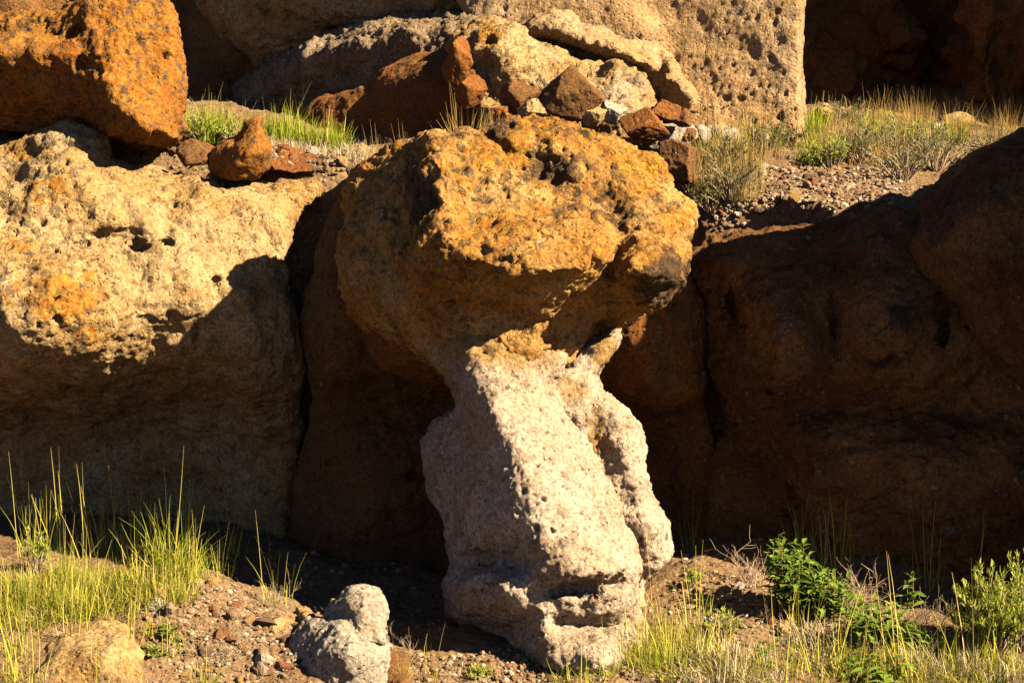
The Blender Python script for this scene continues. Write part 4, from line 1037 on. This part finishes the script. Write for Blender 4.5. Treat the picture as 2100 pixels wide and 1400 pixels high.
rng.seed(21)
TALL = [tuft_mesh('tall_grass', 60 + 12 * k, .26 + .05 * k, .085, GRASS, .36, .0046, .9, (.0, .9), 2) for k in range(5)]
FINE = [tuft_mesh('fine_grass', 110, .13, .085, GRASS, .7, .0036, 1.2, (.05, 1.0), 1) for _ in range(4)]
SPRS = [tuft_mesh('thin_grass', 16, .34, .08, GRASS, .2, .0042, .3, (.2, .9), 3) for _ in range(4)]
BROWNG = [tuft_mesh('dry_grass', 90, .30, .12, DRY, .4, .0042, .5, (.1, 1), 6) for _ in range(4)]
GREENG = [tuft_mesh('green_grass', 110, .22, .07, GRASS, .3, .005, .5, (0, .45), 2) for _ in range(3)]
MATS = [tuft_mesh('straw_mat', 230, .17, .12, STRAW, .95, .0036, 1.6, (0, 1), 0) for _ in range(3)]
WIRY = [tuft_mesh('wiry_grass', 75, .24, .08, DRY, .45, .0035, .3, (.4, 1), 4) for _ in range(3)]
DEAD = [branchy('dead_twigs', .22, 5, TWIG, .7, 3, .0028, .35, 3) for _ in range(3)]
DEADS = [branchy('pale_twigs', .12, 14, STRAW, 1.6, 3, .0016, .5, 3) for _ in range(2)]

def scatter(kind, name, cat, label, group, spots, smin=.8, smax=1.2):
    for (u, v, *sc_) in spots:
        q = hit(u, v)
        o = obj(name, kind[rng.randrange(len(kind))], None, (q[0], q[1], q[2] - .008))
        s_ = (sc_[0] if sc_ else 1.0) * rng.uniform(smin, smax)
        o.rotation_euler = (0, 0, rng.uniform(0, 6.283)); o.scale = (s_, s_, s_ * rng.uniform(.9, 1.1))
        tag(o, label(u, v, s_) if callable(label) else label, cat, group)
def zone(poly, n):
    p = np.asarray(poly, float); out = []
    while len(out) < n:
        u, v = rng.uniform(p[:, 0].min(), p[:, 0].max()), rng.uniform(p[:, 1].min(), p[:, 1].max())
        if in_poly(u, v, p) and (n > 60 or all(math.hypot(u - a, (v - b) * 2) > 14 for a, b in out)): out.append((u, v))
    return out

# sunlit grass on the left mound
scatter(TALL, 'grass_tuft', 'grass tuft', 'tall yellow green grass tuft on the sunlit mound under the ledge', 'tall grass tufts on the mound',
        [(372,1178,.95),(352,1184,.85),(392,1182,.85),(205,1200,.6),(130,1210,.6),(40,1225,.7),(10,1255,.8),(130,1235,.55),(60,1245,.6)] + [(u, v, .45) for u, v in zone([(0,1180),(400,1180),(330,1250),(0,1280)], 10)])
scatter(FINE, 'grass_tuft', 'grass tuft', lambda u, v, k: '%s fine grass tuft %s' % ('bushy' if k > 1.05 else 'short', 'around the feathery herb on the mound' if u < 140 else 'behind the yellow tan boulder on the mound' if u < 270 else 'where the mound turns to gravel'), 'short grass tufts on the mound',
        [(u, v, rng.uniform(.7, 1.35)) for u, v in zone([(0,1180),(425,1180),(350,1250),(0,1285)], 85)] + [(30,1330),(70,1395),(15,1390),(330,1290),(345,1325),(420,1385)])
scatter(SPRS, 'grass_tuft', 'grass tuft', 'sparse thin grass stalks in the dark under the ledge', 'thin grass stalks in the dark',
        zone([(20,1120),(480,1120),(520,1180),(60,1150)], 13) + [(570,1240,.8),(450,1195,.8)])
scatter(SPRS, 'grass_tuft', 'grass tuft', 'few bent grass blades growing over the yellow tan boulder', 'blades over the yellow tan boulder', [(45,1345),(60,1400),(190,1398),(150,1320),(260,1330)])
scatter(DEADS, 'dry_twigs', 'dry plant', 'pale dry twiggy mat on the gravel beside the whitish rock', 'pale twig mats by the whitish rock', [(420,1300),(450,1330),(480,1305),(500,1330),(540,1240),(555,1230),(400,1340),(465,1350)])
scatter(DEAD, 'dead_twigs', 'dry plant', 'bare curled twigs sticking up around the whitish rock', 'bare twigs by the whitish rock', [(690,1300,.9),(800,1315,.9),(590,1240,.8),(840,1340,.6)])
# before and right of the pillar
scatter(FINE, 'grass_tuft', 'grass tuft', lambda u, v, k: '%s yellow green grass tuft %s' % ('bushy' if k > 1.15 else 'thin', 'right against the pillar foot' if u < 1360 else 'between pillar foot and small pale bush'), 'grass tufts at the pillar foot',
        [(u, v, rng.uniform(.9, 1.5)) for u, v in zone([(1290,1330),(1400,1290),(1480,1330),(1480,1400),(1180,1400)], 34)])
scatter(SPRS, 'grass_tuft', 'grass tuft', 'single upright grass stalks beside the pillar foot', 'grass stalks by the pillar foot', [(1100,1350,.6),(1115,1365,.5),(1330,1330),(1370,1290),(1300,1360),(1420,1350),(1250,1380,.7),(1370,1370),(880,1395,.6),(830,1395,.5),(1430,1270)])
scatter(FINE, 'grass_tuft', 'grass tuft', lambda u, v, k: '%s grass tuft %s' % ('bushy' if k > 1.1 else 'short', 'at the foot of the feathery green bushes' if u > 1900 else 'under the sprawling broad-leaved plant' if u > 1690 else 'around the lone leafy sprout in the straw'), 'grass tufts among the leafy plants',
        [(u, v, rng.uniform(.8, 1.4)) for u, v in zone([(1480,1340),(1700,1330),(2100,1340),(2100,1400),(1480,1400)], 48)])
scatter(SPRS, 'grass_tuft', 'grass tuft', 'long straw stalks below the broad-leaved plants', 'straw stalks by the leafy plants', [(1690,1380),(1740,1390),(1820,1395),(1640,1290),(1930,1370),(2000,1380),(1600,1395),(1870,1395)])
scatter(MATS, 'straw_clump', 'dry plant', 'flattened pale straw clump on the soil right of the pillar', 'straw clumps right of the pillar',
        [(1490,1350,1.2),(1480,1380,1.2),(1530,1370),(1640,1310),(1680,1300),(1720,1320),(1650,1340),(1900,1370),(1980,1360),(2040,1370),(1730,1240),(1760,1270),(1850,1340),(1560,1390),(2080,1390),(1990,1330),(1830,1280)])
scatter(DEAD, 'dead_twigs', 'dry plant', 'bare branching twigs beside the broad-leaved plants', 'bare twigs by the leafy plants',
        [(1545,1205,1.1),(1560,1200,.9),(1535,1200,.8),(1740,1240,1.0),(1780,1230,1.1),(1770,1250,.8),(1890,1290,.9),(1925,1285,.9),(1960,1300,.7),(1500,1290,.5),(1560,1280,.5)])
scatter(SPRS, 'dead_twigs', 'dry plant', 'dim dry stalks in the shade against the right rock face', 'dry stalks in the shade', [(1640,1140,.9),(1690,1160),(1720,1170),(1660,1130,.8),(1900,1210),(1990,1230),(1420,1130,.7)])
leafy('tallest broad-leaved green plant, dense with pointed leaves', 1620, 1262, 17, .44, .14, 31, None)
leafy('broad-leaved green plant growing against the tallest one', 1695, 1268, 15, .30, .16, 32, None)
leafy('sprawling broad-leaved plant with sparse leaves beside bare twigs', 1795, 1318, 16, .26, .20, 33, None)
leafy('low green leafy clump in straw at the foot of the sprawling plant', 1785, 1392, 18, .17, .22, 34, None)
leafy('narrow leafy plant between the sprawling plant and the feathery bush', 1850, 1330, 7, .2, .1, 39, None)
leafy('little leafy sprout standing alone in the straw', 1562, 1370, 2, .17, .03, 35, None)
leafy('small leafy sprout in the dark between twigs and bush', 1868, 1255, 2, .22, .03, 36, None)
leafy('tiny green sprout between stones on the gravel mound', 340, 1310, 4, .10, .06, 37, None)
leafy('tiny green sprout under the dark red stone', 310, 1345, 3, .07, .05, 38, None)
shrub('green_bush', 'bright feathery green bush beside the shaded rock face', None, hit(2040, 1345), .43, .23, 150, 44, SAGE, .028, .0065, 41, .4)
shrub('green_bush', 'second feathery green bush leaning on the larger bright one', None, hit(2095, 1330), .44, .18, 60, 38, SAGE, .026, .006, 46, .4)
shrub('green_bush', 'small pale green bush on the soil beside the pillar', None, hit(1480, 1310), .16, .11, 34, 24, SAGE, .016, .005, 42)
shrub('green_bush', 'tiny grey green plant at the dark edge by the pillar', None, hit(1425, 1205), .10, .05, 12, 16, SAGE, .022, .007, 43)
shrub('green_bush', 'grey green feathery herb rising among the tall grass', None, hit(70, 1180), .22, .09, 26, 26, SAGE, .02, .005, 44)
shrub('green_bush', 'low yellow green herb before the pillar foot', None, hit(985, 1398), .09, .07, 16, 18, SAGE, .018, .006, 45)

# upper left terrace
scatter(GREENG, 'grass_tuft', 'grass tuft', 'green grass tuft on the shelf below the dark red rock face', 'green tufts on the upper shelf',
        [(400,270),(425,268),(450,275),(590,290),(620,292),(650,298),(680,300),(470,285),(560,280),(415,290),(440,290,.8),(700,305,.8),(610,285)])
scatter(TALL, 'grass_tuft', 'grass tuft', 'tall thin grass tuft between orange boulder and dark red rock', 'tall tufts on the upper shelf', [(430,265,.7),(505,262,.7),(555,278,.7),(590,280,.8),(660,290,.7),(640,292,.6)])
scatter(MATS, 'straw_clump', 'dry plant', 'dry straw at the edge of the upper shelf beside the cap', 'straw on the upper shelf', [(570,300),(600,310,.8),(700,318,.9),(730,318,.9),(650,310,.8)])
shrub('scrub', 'pale green scrub between the orange boulder and the rust rock', None, hit(415, 292), .20, .16, 40, 26, SAGE, .018, .005, 51)
shrub('scrub', 'low dense scrub just behind the pointed rust rock', None, hit(470, 292), .13, .12, 30, 26, SAGE, .016, .005, 52)
for (u, v, d, sc_, lab) in ((955, 300, 12.95, 1.25, 'dry wiry grass tuft in the notch on top of the balanced rock'), (830, 318, 12.75, .6, 'few curled dry stalks behind the left shoulder of the cap'), (775, 330, 12.95, .7, 'thin dry stalks at the left rim of the cap'), (1010, 262, 13.2, .5, 'short dry stalks on the cap crest beside the brown block')):
    o = obj('grass_tuft', WIRY[rng.randrange(3)], None, P(u, v, d)); o.scale = (sc_,) * 3; tag(o, lab, 'grass tuft')

# upper right slope
scatter(BROWNG, 'grass_tuft', 'grass tuft', lambda u, v, k: 'brown dry grass tuft before the dark recess, ' + ('around the tan boulders' if u < 1800 else 'around the long low tan rock' if u < 2000 else 'behind the shaded boulder crest'), 'dry tufts before the recess',
        [(u, v, .55) for u, v in zone([(1690,240),(1900,238),(2100,230),(2100,300),(1950,300),(1800,290),(1680,275)], 40)])
scatter(BROWNG, 'grass_tuft', 'grass tuft', 'brown dry grass tuft on the slope beside the balanced rock cap', 'dry tufts beside the cap', [(u, v, .7) for u, v in zone([(1420,330),(1560,330),(1550,420),(1430,430)], 9)])
scatter(GREENG, 'grass_tuft', 'grass tuft', 'bright green grass tuft on the slope below the sunlit cliff', 'green tufts below the cliff',
        [(1560,275),(1600,285),(1585,300),(1530,300),(1660,290,1.1),(1665,300),(1650,275),(1680,270),(1660,330,.9),(1480,320),(1450,330),(1510,330),(1760,275),(1790,262),(1680,345,.8),(1880,278),(1960,290),(1420,300)])
scatter(WIRY, 'grass_tuft', 'grass tuft', lambda u, v, k: 'grey brown wiry tuft on the upper slope, ' + ('beside the cap' if u < 1540 else 'below the sunlit cliff corner' if u < 1700 else 'among the scrub above the gravel'), 'wiry tufts on the upper slope', zone([(1450,300),(1700,290),(1950,300),(1850,345),(1600,340),(1440,420)], 32))
scatter(DEAD, 'dead_twigs', 'dry plant', 'grey bare twigs lying in the upper grass', 'grey twigs in the upper grass', [(1700,300),(1730,310),(1760,305),(1720,290),(1780,315),(1600,340,.8),(1640,330,.8)])
for k, (u, v, h, w, m, lab) in enumerate((
 (1510, 268, .22, .28, DUSK, 'dark green low scrub at the foot of the sunlit cliff'),
 (1705, 345, .22, .13, SAGE, 'bright green scrub at the edge of the gravel slope'),
 (1665, 345, .13, .09, SAGE, 'small bright green plant left of the bright green scrub'),
 (1760, 335, .22, .17, DUSK, 'dull green scrub amid grey twigs on the slope'),
 (1850, 372, .30, .25, DUSK, 'broad dark scrub overhanging the gravel by the shaded boulder'),
 (1920, 350, .34, .22, DUSK, 'yellowish dark scrub growing tight against the shaded boulder'),
 (1840, 300, .22, .18, SAGE, 'pale green scrub in front of the dry grass'),
 (1500, 430, .30, .22, DUSK, 'grey brown twiggy scrub beside the cap on the gravel'),
 (1460, 440, .18, .16, DUSK, 'low grey scrub in the shadow of the cap'),
 (1620, 300, .16, .16, DUSK, 'low olive scrub below the cliff corner'),
 (2040, 330, .2, .25, DUSK, 'grey scrub behind the crest of the shaded boulder'),
 (1560, 318, .18, .2, DUSK, 'olive scrub above the squat pale stone'),
 (1480, 350, .22, .2, DUSK, 'dull scrub uphill of the twiggy scrub by the cap'),
 (1790, 312, .2, .22, DUSK, 'grey green scrub between pale scrub and grey twigs'),
 (1900, 305, .16, .2, SAGE, 'light green scrub below the long low tan rock'),
 (1740, 262, .2, .2, DUSK, 'dark scrub tuft behind the two-pointed tan rock'))):
    shrub('scrub', lab, None, hit(u, v), h, w, 46, 26, m, .018, .0055, 60 + k)
